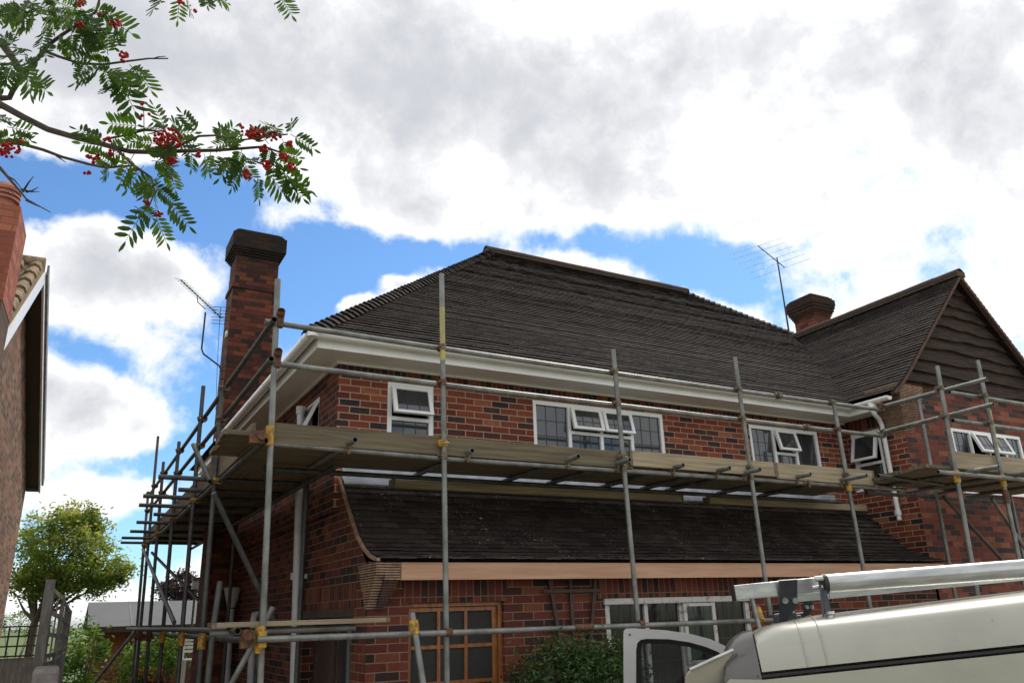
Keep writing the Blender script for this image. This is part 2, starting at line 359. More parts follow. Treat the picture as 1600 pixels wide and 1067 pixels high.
# ================================================================ the house
house = thing('brick_house', 'long red brick house with brown tiled hip roof and white gutters behind scaffolding', 'house', (6.2, 11.6, GZ))
def wall_holes(mb, axis, c, u0, u1, z0, z1, holes, depth, sgn):
    """front skin at plane c of a wall; holes (ua,ub,za,zb) get reveals 'depth' deep; sgn = inward direction"""
    us = sorted({u0, u1, *[h[0] for h in holes], *[h[1] for h in holes]}); zs = sorted({z0, z1, *[h[2] for h in holes], *[h[3] for h in holes]})
    P = (lambda u, z, w=0: (u, c+w*sgn, z)) if axis == 'y' else (lambda u, z, w=0: (c+w*sgn, u, z))
    for i in range(len(us)-1):
        for j in range(len(zs)-1):
            a, b_, z_, zz = us[i], us[i+1], zs[j], zs[j+1]; mu, mz = (a+b_)/2, (z_+zz)/2
            if any(h[0] < mu < h[1] and h[2] < mz < h[3] for h in holes): continue
            mb.add([P(a, z_), P(b_, z_), P(b_, zz), P(a, zz)], [(0, 1, 2, 3)])
    for a, b_, z_, zz in holes:
        for q in (((a, z_), (a, zz)), ((b_, z_), (b_, zz)), ((a, z_), (b_, z_)), ((a, zz), (b_, zz))):
            (p, s_), (p2, s2) = q
            mb.add([P(p, s_), P(p2, s2), P(p2, s2, depth), P(p, s_, depth)], [(0, 1, 2, 3)])
XL, XR, YU, YLW, YB = 2.28, 10.16, 7.84, 6.85, 15.4
w1 = (2.83, 3.375, 3.46, 4.32); w2 = (4.655, 6.635, 3.46, 4.30); w3 = (8.165, 9.55, 3.46, 4.30)
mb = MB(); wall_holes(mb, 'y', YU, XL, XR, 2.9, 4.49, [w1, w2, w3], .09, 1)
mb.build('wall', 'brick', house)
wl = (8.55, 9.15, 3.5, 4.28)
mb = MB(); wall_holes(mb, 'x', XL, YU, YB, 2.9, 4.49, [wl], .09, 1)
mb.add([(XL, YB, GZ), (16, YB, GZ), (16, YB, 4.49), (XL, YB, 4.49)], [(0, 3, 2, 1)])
mb.build('wall', 'brick_shade', house)
# soldier band directly under the soffit
mb = B(XL-.004, XR, YU-.004, YU+.02, 4.335, 4.475); mb.build('brick_band', 'soldier', house)
# ground floor projection
dr = (2.715, 3.665, GZ, 2.0); lw = (4.82, 6.79, .95, 2.0)
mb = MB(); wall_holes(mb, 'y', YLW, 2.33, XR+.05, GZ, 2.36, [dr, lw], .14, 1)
mb.build('wall', 'brick_shade', house)
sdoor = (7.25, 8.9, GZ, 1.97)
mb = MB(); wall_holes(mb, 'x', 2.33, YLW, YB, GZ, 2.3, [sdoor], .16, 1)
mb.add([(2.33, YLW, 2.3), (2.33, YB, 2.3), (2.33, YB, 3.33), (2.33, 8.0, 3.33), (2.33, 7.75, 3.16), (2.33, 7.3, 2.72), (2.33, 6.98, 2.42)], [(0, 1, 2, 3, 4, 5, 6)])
mb.build('wall', 'brick_shade', house)
for a, b_, z_, nm in ((2.66, 3.70, 2.004, 0), (4.74, 7.6, 2.004, 0)):
    B(a, b_, YLW-.004, YLW+.05, z_, z_+.215).build('soldier_course', 'soldier', house)
B(2.326, 2.40, 7.15, 9.0, 1.975, 2.19).build('soldier_course', 'soldier', house)
B(2.30, 2.46, 7.2, 8.95, 1.90, 1.973).build('lintel', 'dark_wood', house)
# side door in the recess
sdp = MB(); sdp.box(2.45, 2.52, 7.25, 7.33, GZ, 1.9); sdp.box(2.45, 2.52, 8.82, 8.9, GZ, 1.9); sdp.box(2.45, 2.52, 8.0, 8.07, GZ, 1.9); sdp.box(2.45, 2.52, 7.25, 8.9, 1.82, 1.9); sdp.box(2.45, 2.52, 7.33, 8.0, .9, 1.0)
side_door = sdp.build('door', 'dark_wood', house); side_door['label'] = 'dark red side door in shadow'
B(2.49, 2.50, 7.3, 8.85, GZ, 1.84).build('pane', 'glass', side_door)
B(2.29, 2.36, 8.05, 15.4, 3.33, 3.365).build('wall_capping', 'lead_sheet', house)
# interior darkness: closed room boxes behind the openings
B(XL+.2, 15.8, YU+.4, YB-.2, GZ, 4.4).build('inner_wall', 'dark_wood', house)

# windows ---------------------------------------------------------------
def window(axis, c, u0, u1, z0, z1, lights, mat='upvc', glass='glass', fr=.05, vent_h=.34, lead=True, out=-1, glz=None, ang=17):
    """lights: list of 'f' fixed, 'v' vent over fixed.  c: wall plane, out: outward sign along the normal"""
    def P(u, w, z): return (u, c+w*out, z) if axis == 'y' else (c+w*out, u, z)
    def bx(mb_, a, b2, w0, w1_, z_, zz):
        p, q = P(a, w0, z_), P(b2, w1_, zz)
        mb_.box(min(p[0], q[0]), max(p[0], q[0]), min(p[1], q[1]), max(p[1], q[1]), z_, zz)
    f = MB(); W0, W1 = -.075, -.01
    bx(f, u0, u0+fr, W0, W1, z0, z1); bx(f, u1-fr, u1, W0, W1, z0, z1)
    bx(f, u0+fr, u1-fr, W0, W1, z1-fr, z1); bx(f, u0+fr, u1-fr, W0, W1, z0, z0+fr)
    bx(f, u0-.02, u1+.02, W0-.002, W1+.05, z0-.03, z0-.001)
    n_ = len(lights); wd = (u1-u0-2*fr)/n_; panes = []; vents = []
    for i, l in enumerate(lights):
        a, b2 = u0+fr+i*wd, u0+fr+(i+1)*wd
        if i: bx(f, a-.022, a+.022, W0+.001, W1-.001, z0+fr, z1-fr)
        ai, bi = a+(.022 if i else 0), b2-(.022 if i < n_-1 else 0)
        if l == 'v':
            zt = z1-fr-vent_h
            bx(f, ai, bi, W0+.002, W1-.002, zt-.025, zt+.015)
            panes.append((ai, bi, z0+fr, zt-.025)); vents.append((ai, bi, zt+.015, z1-fr))
        else: panes.append((ai, bi, z0+fr, z1-fr))
    fo = f.build('window', mat, house)
    g_ = MB(); ld = MB()
    for a, b2, z_, zz in panes:
        bx(g_, a, b2, -.05, -.042, z_, zz)
        if lead:
            k = max(2, round((b2-a)/.15))
            for j in range(1, k): bx(ld, a+(b2-a)*j/k-.004, a+(b2-a)*j/k+.004, -.041, -.038, z_, zz)
            k = max(1, round((zz-z_)/.2))
            for j in range(1, k): bx(ld, a, b2, -.0412, -.0378, z_+(zz-z_)*j/k-.004, z_+(zz-z_)*j/k+.004)
    g_.build('pane', glz or glass, fo)
    for a, b2, z_, zz in vents:      # top hung casement, tilted out
        A = R(ang); H = zz-z_-.004
        def Q(u, s_, w): # s_: distance down from the hinge, w: out from sash plane
            return P(u, -.012+math.sin(A)*s_+math.cos(A)*w, zz-.004-math.cos(A)*s_+math.sin(A)*w)
        def ob(mb_, ua, ub, s0, s1, wa, wb):
            vs = [Q(u, s_, w_) for u in (ua, ub) for s_ in (s0, s1) for w_ in (wa, wb)]
            mb_.add(vs, [(0, 1, 3, 2), (4, 6, 7, 5), (0, 4, 5, 1), (2, 3, 7, 6), (0, 2, 6, 4), (1, 5, 7, 3)])
        cs = MB(); t_ = .032
        ob(cs, a-.012, a+t_, 0, H, -.0, .035); ob(cs, b2-t_, b2+.012, 0, H, -.0, .035)
        ob(cs, a+t_, b2-t_, 0, t_, 0, .035); ob(cs, a+t_, b2-t_, H-t_, H, 0, .035)
        co = cs.build('casement', mat, fo)
        gp = MB(); ob(gp, a+t_, b2-t_, t_, H-t_, .012, .018); gp.build('casement_pane', glass, fo)
        if lead:
            for j in (1, 2): ob(ld, a+(b2-a)*j/3-.004, a+(b2-a)*j/3+.004, t_, H-t_, .0182, .021)
            ob(ld, a+t_, b2-t_, H*.62, H*.62+.008, .0184, .0212)
    if ld.v: ld.build('leading', 'lead', fo)
    return fo
window('y', YU, *w1, ['v'], vent_h=.34, fr=.055)
window('y', YU, *w2, ['f', 'v', 'v', 'f'], vent_h=.30, ang=13)
window('y', YU, *w3, ['f', 'v', 'f'], vent_h=.32, ang=14)
window('x', XL, *wl, ['v'], vent_h=.4, lead=False, ang=24)
lo = window('y', YLW, *lw, ['f', 'f', 'v', 'f'], mat='old_frame', vent_h=.62, glz='glass_cur', ang=0, fr=.06)
lo['label'] = 'old window with peeling paint'
B(4.80, 6.81, YLW-.03, YLW+.1, 1.945, 2.0).build('window_head', 'old_frame', house)
# front door with nine-over-nine panes
d = MB(); y0, y1 = YLW+.07, YLW+.12
d.box(2.715, 2.737, y0-.03, y1, GZ, 2.0); d.box(3.625, 3.665, y0-.03, y1, GZ, 2.0); d.box(2.737, 3.625, y0-.03, y1, 1.965, 2.0)
door = d.build('door', 'door_wood', house, bevel=.004)
d = MB(); d.box(2.74, 2.765, y0, y1-.005, GZ, 1.96); d.box(3.575, 3.622, y0, y1-.005, GZ, 1.96); d.box(2.765, 3.575, y0, y1-.005, 1.925, 1.96); d.box(2.765, 3.575, y0, y1-.005, GZ, .425)
for i in (1, 2): x = 2.765+.81*i/3; d.box(x-.015, x+.015, y0+.003, y1-.008, .425, 1.925)
for j in range(1, 5): z = .425+1.5*j/5; d.box(2.765, 3.575, y0+.005, y1-.01, z-.015, z+.015)
d.build('door_leaf', 'door_wood', door)
B(2.75, 3.60, y0+.02, y0+.026, .40, 1.95).build('pane', 'glass_door', door)
MB().tube([(2.83, y0-.05, .95), (2.95, y0-.05, .95)], .01).build('handle', 'alu', door)

# roofs ------------------------------------------------------------------
def inpoly(u, v, poly):
    c = False; n_ = len(poly)
    for i in range(n_):
        (x1, y1_), (x2, y2) = poly[i], poly[(i+1) % n_]
        if (y1_ > v) != (y2 > v) and u < (x2-x1)*(v-y1_)/(y2-y1_)+x1: c = not c
    return c
def tiles(mb_, P, poly, gauge=.082, w=.165, th=.013, lift=.024, jit=.002, clamp=False):
    us = [p[0] for p in poly]; vs_ = [p[1] for p in poly]
    for r_ in range(int((max(vs_)-min(vs_))/gauge)+1):
        v = min(vs_)+r_*gauge; sag = random.uniform(-.003, .003)
        nc = int((max(us)-min(us))/w)+2
        for c in range(-1, nc):
            u = min(us)+(c+.5*(r_ % 2))*w
            a, b_ = u+.001, u+w-.002
            if clamp:
                a, b_ = max(a, min(us)), min(b_, max(us))
                if b_-a < .02: continue
            if not inpoly((a+b_)/2, v+gauge*.5, poly): continue
            j1, j2 = random.uniform(-jit, jit)+sag, random.uniform(-jit, jit)+sag
            dv = random.uniform(-.0025, .0025); v0, v1 = v-.012+dv, v+gauge+.01
            q = [P(a, v0, lift+j1-th), P(b_, v0, lift+j2-th), P(b_, v0, lift+j2), P(a, v0, lift+j1), P(b_, v1, .004), P(a, v1, .004)]
            mb_.add(q, [(0, 1, 2, 3), (3, 2, 4, 5), (0, 3, 5), (1, 4, 2)], rn=random.random()**1.5)
ZE, SL = 4.60, .835
k = math.hypot(1, SL); cs_, sn = 1/k, SL/k
YE, XE = 7.33, 1.85; RX0, RX1, RY = XE+4.27, 10.64, 11.6; XRE = RX1+4.27
def Pf(u, v, h): return V((u, YE+v*cs_-h*sn, ZE+v*sn+h*cs_))
def Pl(u, v, h): return V((XE+v*cs_-h*sn, u, ZE+v*sn+h*cs_))
def Pr(u, v, h): return V((XRE-v*cs_+h*sn, u, ZE+v*sn+h*cs_))
def Pb(u, v, h): return V((u, 2*RY-YE-v*cs_+h*sn, ZE+v*sn+h*cs_))
LN = 4.27*k
polyF = [(XE, 0), (9.82, 0), (12.2, 2.38*k), (XRE, 0), (RX1, LN), (RX0, LN)]
polyF = [(XE, 0), (9.86, 0), (12.1, 2.2*k+.1), (12.5, 2.4*k), (XRE-2.4, 2.4*k), (RX1, LN), (RX0, LN)]
roof = MB()
zr = ZE+4.27*SL
A0, A1, A2, A3 = V((XE, YE, ZE)), V((XRE, YE, ZE)), V((XRE, 2*RY-YE, ZE)), V((XE, 2*RY-YE, ZE)); R0, R1 = V((RX0, RY, zr)), V((RX1, RY, zr))
roof.add([A0, A1, A2, A3, R0, R1], [(0, 1, 5, 4), (1, 2, 5), (2, 3, 4, 5), (3, 0, 4)], rn=.3)
roof_o = roof.build('roof', 'tile', house)
mb = MB(); tiles(mb, Pf, polyF); mb.build('roof_tiles', 'tile', roof_o)
mb = MB(); tiles(mb, Pl, [(YE, 0), (2*RY-YE, 0), (RY, LN)]); mb.build('roof_tiles', 'tile', roof_o)
mb = MB(); tiles(mb, Pr, [(YE, 0), (2*RY-YE, 0), (RY, LN)]); mb.build('roof_tiles', 'tile', roof_o)
# bonnet tiles on the hips, half-round ridge
def hip(a, b_, nrm1, nrm2):
    mb_ = MB(); a, b_ = V(a), V(b_); L_ = (b_-a).length; d_ = (b_-a)/L_; n_ = int(L_/.118)
    n1, n2 = V(nrm1).normalized(), V(nrm2).normalized(); u_ = (n1+n2).normalized()
    s1 = d_.cross(n1).normalized(); s2 = d_.cross(n2).normalized()
    if s1.dot(n2) > 0: s1 = -s1
    if s2.dot(n1) > 0: s2 = -s2
    for i in range(n_):
        p = a+d_*(L_*i/n_-.02); q = p+d_*.15; j = random.uniform(-.004, .004)
        lo_, hi = .055+j, .025
        pts = [p+s1*.12+n1*(lo_-.02), p+s1*.05+n1*lo_, p+u_*(lo_+.012), p+s2*.05+n2*lo_, p+s2*.12+n2*(lo_-.02)]
        pt2 = [q+s1*.10+n1*(hi-.015), q+s1*.04+n1*hi, q+u_*(hi+.008), q+s2*.04+n2*hi, q+s2*.10+n2*(hi-.015)]
        un = [x-u_*.02 for x in pts]
        r_ = random.random()
        mb_.add(pts+pt2+un, [(i_, i_+1, i_+6, i_+5) for i_ in range(4)]+[(10+i_, 11+i_, i_+1, i_) for i_ in range(4)], rn=r_)
    return mb_
nF, nL_, nR = V((0, -SL, 1)), V((-SL, 0, 1)), V((SL, 0, 1))
hip(A0, R0, nF, nL_).build('hip_tiles', 'tile', roof_o)
hip(A1, R1, nF, nR).build('hip_tiles', 'tile', roof_o)
def ridge(p, q, side, r_=.115, seg=.42):
    mb_ = MB(); mo = MB(); p, q = V(p), V(q); L_ = (q-p).length; d_ = (q-p)/L_; n_ = max(1, round(L_/seg)); side = V(side).normalized()
    for i in range(n_):
        a, b_ = p+d_*(L_*i/n_+.004), p+d_*(L_*(i+1)/n_-.006); rr = random.random(); dz = random.uniform(-.003, .003)
        ring = lambda c, s_: [c+side*math.cos(t_)*r_*s_+V((0, 0, 1))*(math.sin(t_)*r_*s_+dz-.03) for t_ in [math.pi*k_/8 for k_ in range(9)]]
        A, B_, C_ = ring(a, 1), ring(b_, 1), ring(a, .84)
        mb_.add(A+B_, [(k_, k_+1, k_+10, k_+9) for k_ in range(8)], True, rr)
        mb_.add(A+C_, [(k_, k_+1, k_+10, k_+9) for k_ in range(8)], False, rr)
        mb_.add(B_+[c-d_*.0+V((0, 0, -.02)) for c in B_], [tuple(range(9))], False, rr)
    mo.beam(p+V((0, 0, -.02)), q+V((0, 0, -.02)), r_*1.94, .09)
    return mb_, mo
a, b_ = ridge(R0+V((-.12, 0, .02)), R1+V((.12, 0, .02)), (0, 1, 0)); ro = a.build('ridge_tiles', 'tile_ridge', roof_o); b_.build('ridge_mortar', 'mortar', roof_o)
# wing roof: ridge along Y
WX0, WXR, WY0 = 9.80, 12.03, 6.63; WZ, WS = 4.60, 1.0; kw = math.hypot(1, WS); cw, sw = 1/kw, WS/kw
def bell(v): return max(0, .55-v)**2*.22   # the foot of the slope flattens out
def Pw(u, v, h): return V((WX0+v*cw-h*sw-bell(v)*.2, u, WZ+v*sw+h*cw+bell(v)*.9))
def Pw2(u, v, h): return V((2*WXR-WX0-v*cw+h*sw, u, WZ+v*sw+h*cw))
LW = (WXR-WX0)*kw; zw = WZ+(WXR-WX0)*WS
wr = MB()
wr.add([(WX0, WY0+.04, WZ), (WXR, WY0+.04, zw), (WXR, 11.6, zw), (WX0, 7.4, WZ), (2*WXR-WX0, WY0+.04, WZ), (2*WXR-WX0, 11.6, WZ)], [(0, 3, 2, 1), (1, 2, 5, 4)], rn=.3)
wro = wr.build('wing_roof', 'tile', house)
mb = MB(); tiles(mb, Pw, [(WY0, 0), (7.40, 0), (10.1, LW), (WY0, LW)], clamp=True); mb.build('roof_tiles', 'tile', wro)
mb = MB(); tiles(mb, Pw2, [(WY0, 0), (10.5, 0), (10.5, LW), (WY0, LW)], clamp=True); mb.build('roof_tiles', 'tile', wro)
a, b_ = ridge((WXR, WY0-.02, zw+.02), (WXR, 10.1, zw+.02), (1, 0, 0), .11); a.build('ridge_tiles', 'tile_ridge', wro); b_.build('ridge_mortar', 'mortar', wro)
# verge mortar edges
vm = MB()
vp = [Pw(0, v, 0) for v in (0, .15, .3, .5, .8, LW)]
for i in range(len(vp)-1):
    p, q = vp[i], vp[i+1]; vm.beam((p.x, WY0+.03, p.z-.035), (q.x, WY0+.03, q.z-.035), .07, .045)
vm.beam((WXR, WY0+.031, zw-.035), (2*WXR-WX0, WY0+.031, WZ-.035), .07, .045)
vmo = vm.build('verge', 'mortar', wro); vmo.data.materials[0] = M['crease_dark']
# wing walls and gable
YW = 6.85; WR = 13.9
ww = (11.25, 13.05, 3.36, 4.30); ws = (7.25, 7.75, 3.45, 4.28)
mb = MB(); wall_holes(mb, 'y', YW, XR, WR, GZ, 4.62, [ww], .09, 1)
mb.add([(XR, YW, 4.62), (WR, YW, 4.62), (WR, YW, 5.0), (13.5, YW, 5.36), (10.55, YW, 5.36), (XR, YW, 4.97)], [(0, 1, 2, 3, 4, 5)])
mb.build('wing_wall', 'brick_wing', house)
mb = MB(); wall_holes(mb, 'x', XR, YW, YU, GZ, 4.62, [ws], .09, 1)
mb.add([(WR, YW, GZ), (WR, YB, GZ), (WR, YB, 4.6), (WR, YW, 4.6)], [(0, 1, 2, 3)])
mb.build('wing_wall', 'brick', house)
B(XR-.004, XR+.02, 6.95, YU-.01, 4.30, 4.47).build('brick_band', 'soldier', house)
window('y', YW, *ww, ['f', 'v', 'v', 'f'], ang=21)
window('x', XR, *ws, ['v'], vent_h=.42, lead=False)
# waney-edged weatherboards of the gable
zb = 4.93; rows = 9; hgt = (zw-.08-zb)/rows; wb = None
wbs = MB()
for i in range(rows):
    z0_, z1_ = zb+i*hgt-.05, zb+(i+1)*hgt+.03
    hw0 = (zw-.05-max(z0_, zb))/WS; hw1 = max(.01, (zw-.05-z1_)/WS)
    nseg = 26; ph = random.uniform(0, 6); vs = []; fs = []
    def halfw(z): return max(.01, (zw-.06-z)/WS)
    for j in range(nseg+1):
        s_ = -1+2*j/nseg
        zl = z0_+.020*math.sin(s_*2.3*max(.4, hw0)+ph)+.009*math.sin(s_*9+ph*2)+random.uniform(-.004, .004)
        zh = z1_
        xl = WXR+s_*halfw(zl+.0); xh = WXR+s_*halfw(zh)
        vs += [(xl, YW-.012, zl), (xl, YW-.085, zl+.004), (xh, YW-.016, zh)]
    for j in range(nseg): a_ = j*3; fs += [(a_, a_+3, a_+4, a_+1), (a_+1, a_+4, a_+5, a_+2)]
    wbs.add(vs, fs)
wbo = wbs.build('weatherboarding', 'weather', house)
# corbelled tile creasing (kneelers)
def corbel(fn, n_, z0_, dz):
    a, b_ = MB(), MB()
    for i in range(n_):
        x0_, x1_, y0_, y1_ = fn(i/(n_-1)); z_ = z0_+i*dz; j = random.uniform(-.003, .003)
        a.box(x0_+j, x1_, y0_+j, y1_, z_, z_+dz*.55)
        b_.box(x0_+.012, x1_-.005, y0_+.012, y1_-.003, z_+dz*.55, z_+dz)
    return a, b_
a, b_ = corbel(lambda f: (2.322, 2.40, YLW-.02-.21*min(1, f*1.3), YLW+.22*f+.04), 18, 1.96, .0212)
c = a.build('corbel', 'crease', house); b_.build('corbel_mortar', 'crease_dark', c)
a, b_ = corbel(lambda f: (2.402, 2.552, YLW-.225, YLW-.004), 7, 2.192, .0212)
c = a.build('corbel', 'crease', house); b_.build('corbel_mortar', 'crease_dark', c)
a, b_ = corbel(lambda f: (2.402, 2.48+.06*f, YLW-.03-.17*f, YLW-.004), 11, 1.958, .0212)
c = a.build('corbel', 'crease_dark', house); b_.build('corbel_mortar', 'dark_wood', c)
a, b_ = corbel(lambda f: (XR-.01-.27*min(1, f*1.1), XR+.16+.14*f, YW-.01-.19*min(1, f*1.3), YW+.32), 30, 4.14, .0215)
c = a.build('corbel', 'crease', house); b_.build('corbel_mortar', 'crease_dark', c)
# lean-to roof over the ground floor with a bell-cast foot
prof = [(6.60, 2.352), (6.70, 2.365), (6.84, 2.402), (7.0, 2.475), (7.2, 2.60), (7.45, 2.84), (7.84, 3.225)]
pl = [0]
for i in range(1, len(prof)): pl.append(pl[-1]+math.dist(prof[i], prof[i-1]))
def Pn(u, v, h):
    v = max(0, min(pl[-1]-1e-4, v)); i = 0
    while pl[i+1] < v: i += 1
    f = (v-pl[i])/(pl[i+1]-pl[i]); (ya, za), (yb, zb_) = prof[i], prof[i+1]
    dy, dz = (yb-ya)/(pl[i+1]-pl[i]), (zb_-za)/(pl[i+1]-pl[i])
    return V((u, ya+(yb-ya)*f-dz*h, za+(zb_-za)*f+dy*h))
mb = MB()
for i in range(len(prof)-1):
    (ya, za), (yb, zb_) = prof[i], prof[i+1]
    mb.add([(2.33, ya, za), (XR+.1, ya, za), (XR+.1, yb, zb_), (2.33, yb, zb_)], [(0, 1, 2, 3)], rn=.2)
lro = mb.build('lean_to_roof', 'tile_low', house)
mb = MB(); tiles(mb, Pn, [(2.36, 0), (XR+.28, 0), (XR+.1, .3), (XR-.02, .5), (XR-.02, pl[-1]), (2.36, pl[-1])], gauge=.088, jit=.004, th=.013, lift=.030, clamp=True); mb.build('roof_tiles', 'tile_low', lro)
mb = MB()
for i in range(len(prof)-1):
    (ya, za), (yb, zb_) = prof[i], prof[i+1]; mb.beam((2.336, ya, za+.004), (2.336, yb, zb_+.004), .028, .024)
mb.build('verge', 'crease', lro)
B(2.36, 9.7, YU-.012, YU-.001, 3.20, 3.37).build('flashing', 'lead_sheet', lro)
mb = MB(); mb.prism([(2.36, 7.74, 3.16), (2.36, 7.82, 3.235), (2.36, 7.828, 3.25), (2.36, 7.73, 3.175)], (XR-2.4, 0, 0)); mb.build('flashing', 'lead_sheet', lro)
B(2.555, 10.10, 6.625, 6.66, 2.188, 2.335).build('fascia_board', 'new_wood', house)
B(2.555, 10.10, 6.665, 6.849, 2.225, 2.245).build('soffit', 'dark_wood', house)

# white eaves: fascia, soffit, gutters
f = MB(); f.box(1.94, 9.86, 7.46, 7.485, 4.47, 4.615); f.box(1.94, 1.965, 7.486, 15.7, 4.47, 4.615); f.box(9.835, 9.86, 6.98, 7.459, 4.47, 4.6)
f.build('fascia', 'upvc', house)
s_ = MB(); s_.box(1.966, 10.159, 7.486, 7.838, 4.474, 4.484); s_.box(1.966, 2.279, 7.839, 15.6, 4.474, 4.484); s_.box(9.861, 10.159, 6.98, 7.4855, 4.474, 4.484)
s_.build('soffit', 'upvc_s', house)
f = MB(); f.box(XL, XR-.001, YU-.03, YU-.005, 4.445, 4.473); f.box(XL-.03, XL-.005, YU-.03, YB, 4.445, 4.473); f.build('soffit_trim', 'upvc', house)
def gutter(p, q, outw, caps=(True, True)):
    mb_ = MB(); p, q, o_ = V(p), V(q), V(outw); n_ = 9; r_ = .058
    A = [(o_*math.cos(math.pi+math.pi*i/(n_-1))*-r_+V((0, 0, 1))*math.sin(math.pi+math.pi*i/(n_-1))*r_) for i in range(n_)]
    prof_ = A+[a*.93 for a in reversed(A)]; m_ = len(prof_)
    vs = [p+a for a in prof_]+[q+a for a in prof_]
    mb_.add(vs, [(i, (i+1) % m_, (i+1) % m_+m_, i+m_) for i in range(m_)], True)
    for c, e in ((p, caps[0]), (q, caps[1])):
        if e: mb_.add([c+a*1.02 for a in A], [tuple(range(n_))])
    L_ = (q-p).length; d_ = (q-p).normalized()
    k_ = int(L_/.9)
    for i in range(k_+1):
        c = p+d_*(.25+i*.9)
        if (c-p).length > L_: break
        vs = [c+d_*e_+a*1.07 for e_ in (-.014, .014) for a in A]
        mb_.add(vs, [(j, j+1, j+1+n_, j+n_) for j in range(n_-1)], True)
        mb_.add([c+d_*-.014+a for a in [A[0]*1.07, A[4]*1.07, A[8]*1.07]]+[c+d_*.014+a for a in [A[0]*1.07, A[4]*1.07, A[8]*1.07]], [(0, 1, 2), (5, 4, 3)])
    return mb_
gutter((1.86, 7.385, 4.6), (9.80, 7.385, 4.6), (0, -1, 0), (False, True)).build('gutter', 'upvc', house)
gutter((1.865, 7.36, 4.6), (1.865, 12.88, 4.6), (-1, 0, 0), (False, True)).build('gutter', 'upvc', house)
gutter((9.775, 7.37, 4.6), (9.775, 6.72, 4.6), (-1, 0, 0)).build('gutter', 'upvc', house)
mb = MB(); mb.tube([(1.862, 7.362, 4.595), (1.862, 7.362, 4.54)], .06, 12); mb.build('gutter_corner', 'upvc', house)
dp = MB(); dp.tube([(9.775, 7.02, 4.55), (9.78, 7.02, 4.45), (9.86, 7.05, 4.40), (9.98, 7.09, 4.37), (10.05, 7.11, 4.28), (10.09, 7.14, 2.95)], .032, 12); dp.tube([(9.775, 7.02, 4.58), (9.775, 7.02, 4.50)], .05)
dp.tube([(10.088, 7.138, 3.08), (10.089, 7.139, 3.02)], .045)
dp.build('downpipe', 'upvc', house)
sp_ = MB(); sp_.tube([(2.19, 9.02, 4.24), (2.21, 8.95, 3.3), (2.22, 8.75, 1.3), (2.22, 8.72, GZ)], .042, 14); sp_.tube([(2.19, 9.02, 4.16), (2.19, 9.02, 4.25)], .054, 14); sp_.tube([(2.216, 8.9, 2.37), (2.217, 8.9, 2.30)], .056, 14); sp_.box(2.217, 2.33, 8.87, 8.92, 2.31, 2.36)
sp_.build('soil_pipe', 'pipe', house)
fp = MB(); fp.tube([(2.22, 12.6, 2.06), (2.22, 12.3, GZ)], .05, 12); fp.tube([(2.22, 12.6, 2.36), (2.22, 12.6, 2.08)], [.13, .055], 12)
fp.build('downpipe', 'pipe', house)
fp = MB(); fp.tube([(2.33, 10.95, 1.97), (2.22, 10.93, 1.96), (2.21, 10.9, 1.88), (2.22, 10.7, GZ)], .045, 12); fp.build('downpipe', 'pipe', house)
# chimneys
def stack(mb_, x0, x1, y0, y1, z0, z1, steps, neck=.0):
    mb_.box(x0, x1, y0, y1, z0, z1)
    z_ = z1
    for e, h in steps:
        mb_.box(x0-e, x1+e, y0-e, y1+e, z_+.0005, z_+h); z_ += h
    return z_
ch = MB(); stack(ch, 1.87, 2.62, 12.9, 13.5, GZ, 7.22, [(.022, .075)]); ch.box(1.885, 2.60, 12.915, 13.485, 7.3, 7.84)
zt = 7.84
for e in (.02, .045, .07, .095, .095, .095, .06, .03): ch.box(1.885-e, 2.60+e, 12.915-e, 13.485+e, zt+.0005, zt+(.09 if e == .095 else .04)); zt += (.09 if e == .095 else .04)
cho = ch.build('chimney', 'brick_stack', house)
MB().box(1.90, 2.58, 12.93, 13.47, zt, zt+.03).build('chimney_cap', 'mortar', cho)
mb = MB(); mb.box(1.84, 1.869, 12.98, 13.06, 6.36, 6.46); mb.box(1.83, 1.85, 12.96, 13.0, 6.38, 6.42); mb.build('junction_box', 'upvc', cho)
ch = MB(); ch.box(13.9, 14.42, 11.0, 11.55, 5.2, 7.94); zt = 7.94
for e, h in ((.015, .05), (.035, .05), (.055, .05), (.08, .07), (.10, .07), (.115, .14), (.08, .05), (.04, .04)): ch.box(13.9-e, 14.42+e, 11.0-e, 11.55+e, zt+.0005, zt+h); zt += h
cho2 = ch.build('chimney', 'brick_stack2', roof_o)
B(14.0, 14.34, 11.1, 11.45, zt, zt+.07).build('chimney_cap', 'mortar', roof_o)

# ================================================================ aerials
ya = 12.86
def A1(px, py, dy=0): return onY(px, py, ya+dy)
ar = thing('television_aerial', 'long dark aerial on a cranked pole at the tall sooty chimney', 'aerial', A1(350, 592))
mb = MB(); mb.tube([A1(321, 488), A1(315, 545), A1(318, 553), A1(342, 571), A1(347, 580), A1(347.5, 592)], .014, 8)
mb.tube([A1(343, 580, .05), A1(354, 578, .05)], .012, 6); mb.tube([A1(343, 592, .05), A1(353, 592, .05)], .012, 6); mb.build('pole', 'aerial', ar)
b0, b1 = A1(346, 497, .1), A1(282, 437, -.35)
mb = MB(); mb.tube([b0, b1], .009, 6); mb.tube([A1(308, 463), A1(309, 472), A1(321, 483)], .008, 6); mb.build('boom', 'aerial', ar)
ax = (b1-b0).normalized(); side = ax.cross(V((0, 0, 1))).normalized()
side = (V((1, 0, -.10))).normalized()
mb = MB()
for i in range(17):
    c = b0.lerp(b1, i/16); mb.tube([c-side*.085, c+side*.085], .004, 5)
mb.build('element', 'aerial', ar)
mb = MB(); c = A1(346, 494, .12)
for i in range(6):
    q = A1(338+i*.3+(0 if i < 3 else -3), 480+i*5.2, .12)+V((.1, 0, 0)); mb.tube([q-V((.16, 0, .0)), q+V((.16, 0, .03))], .005, 5)
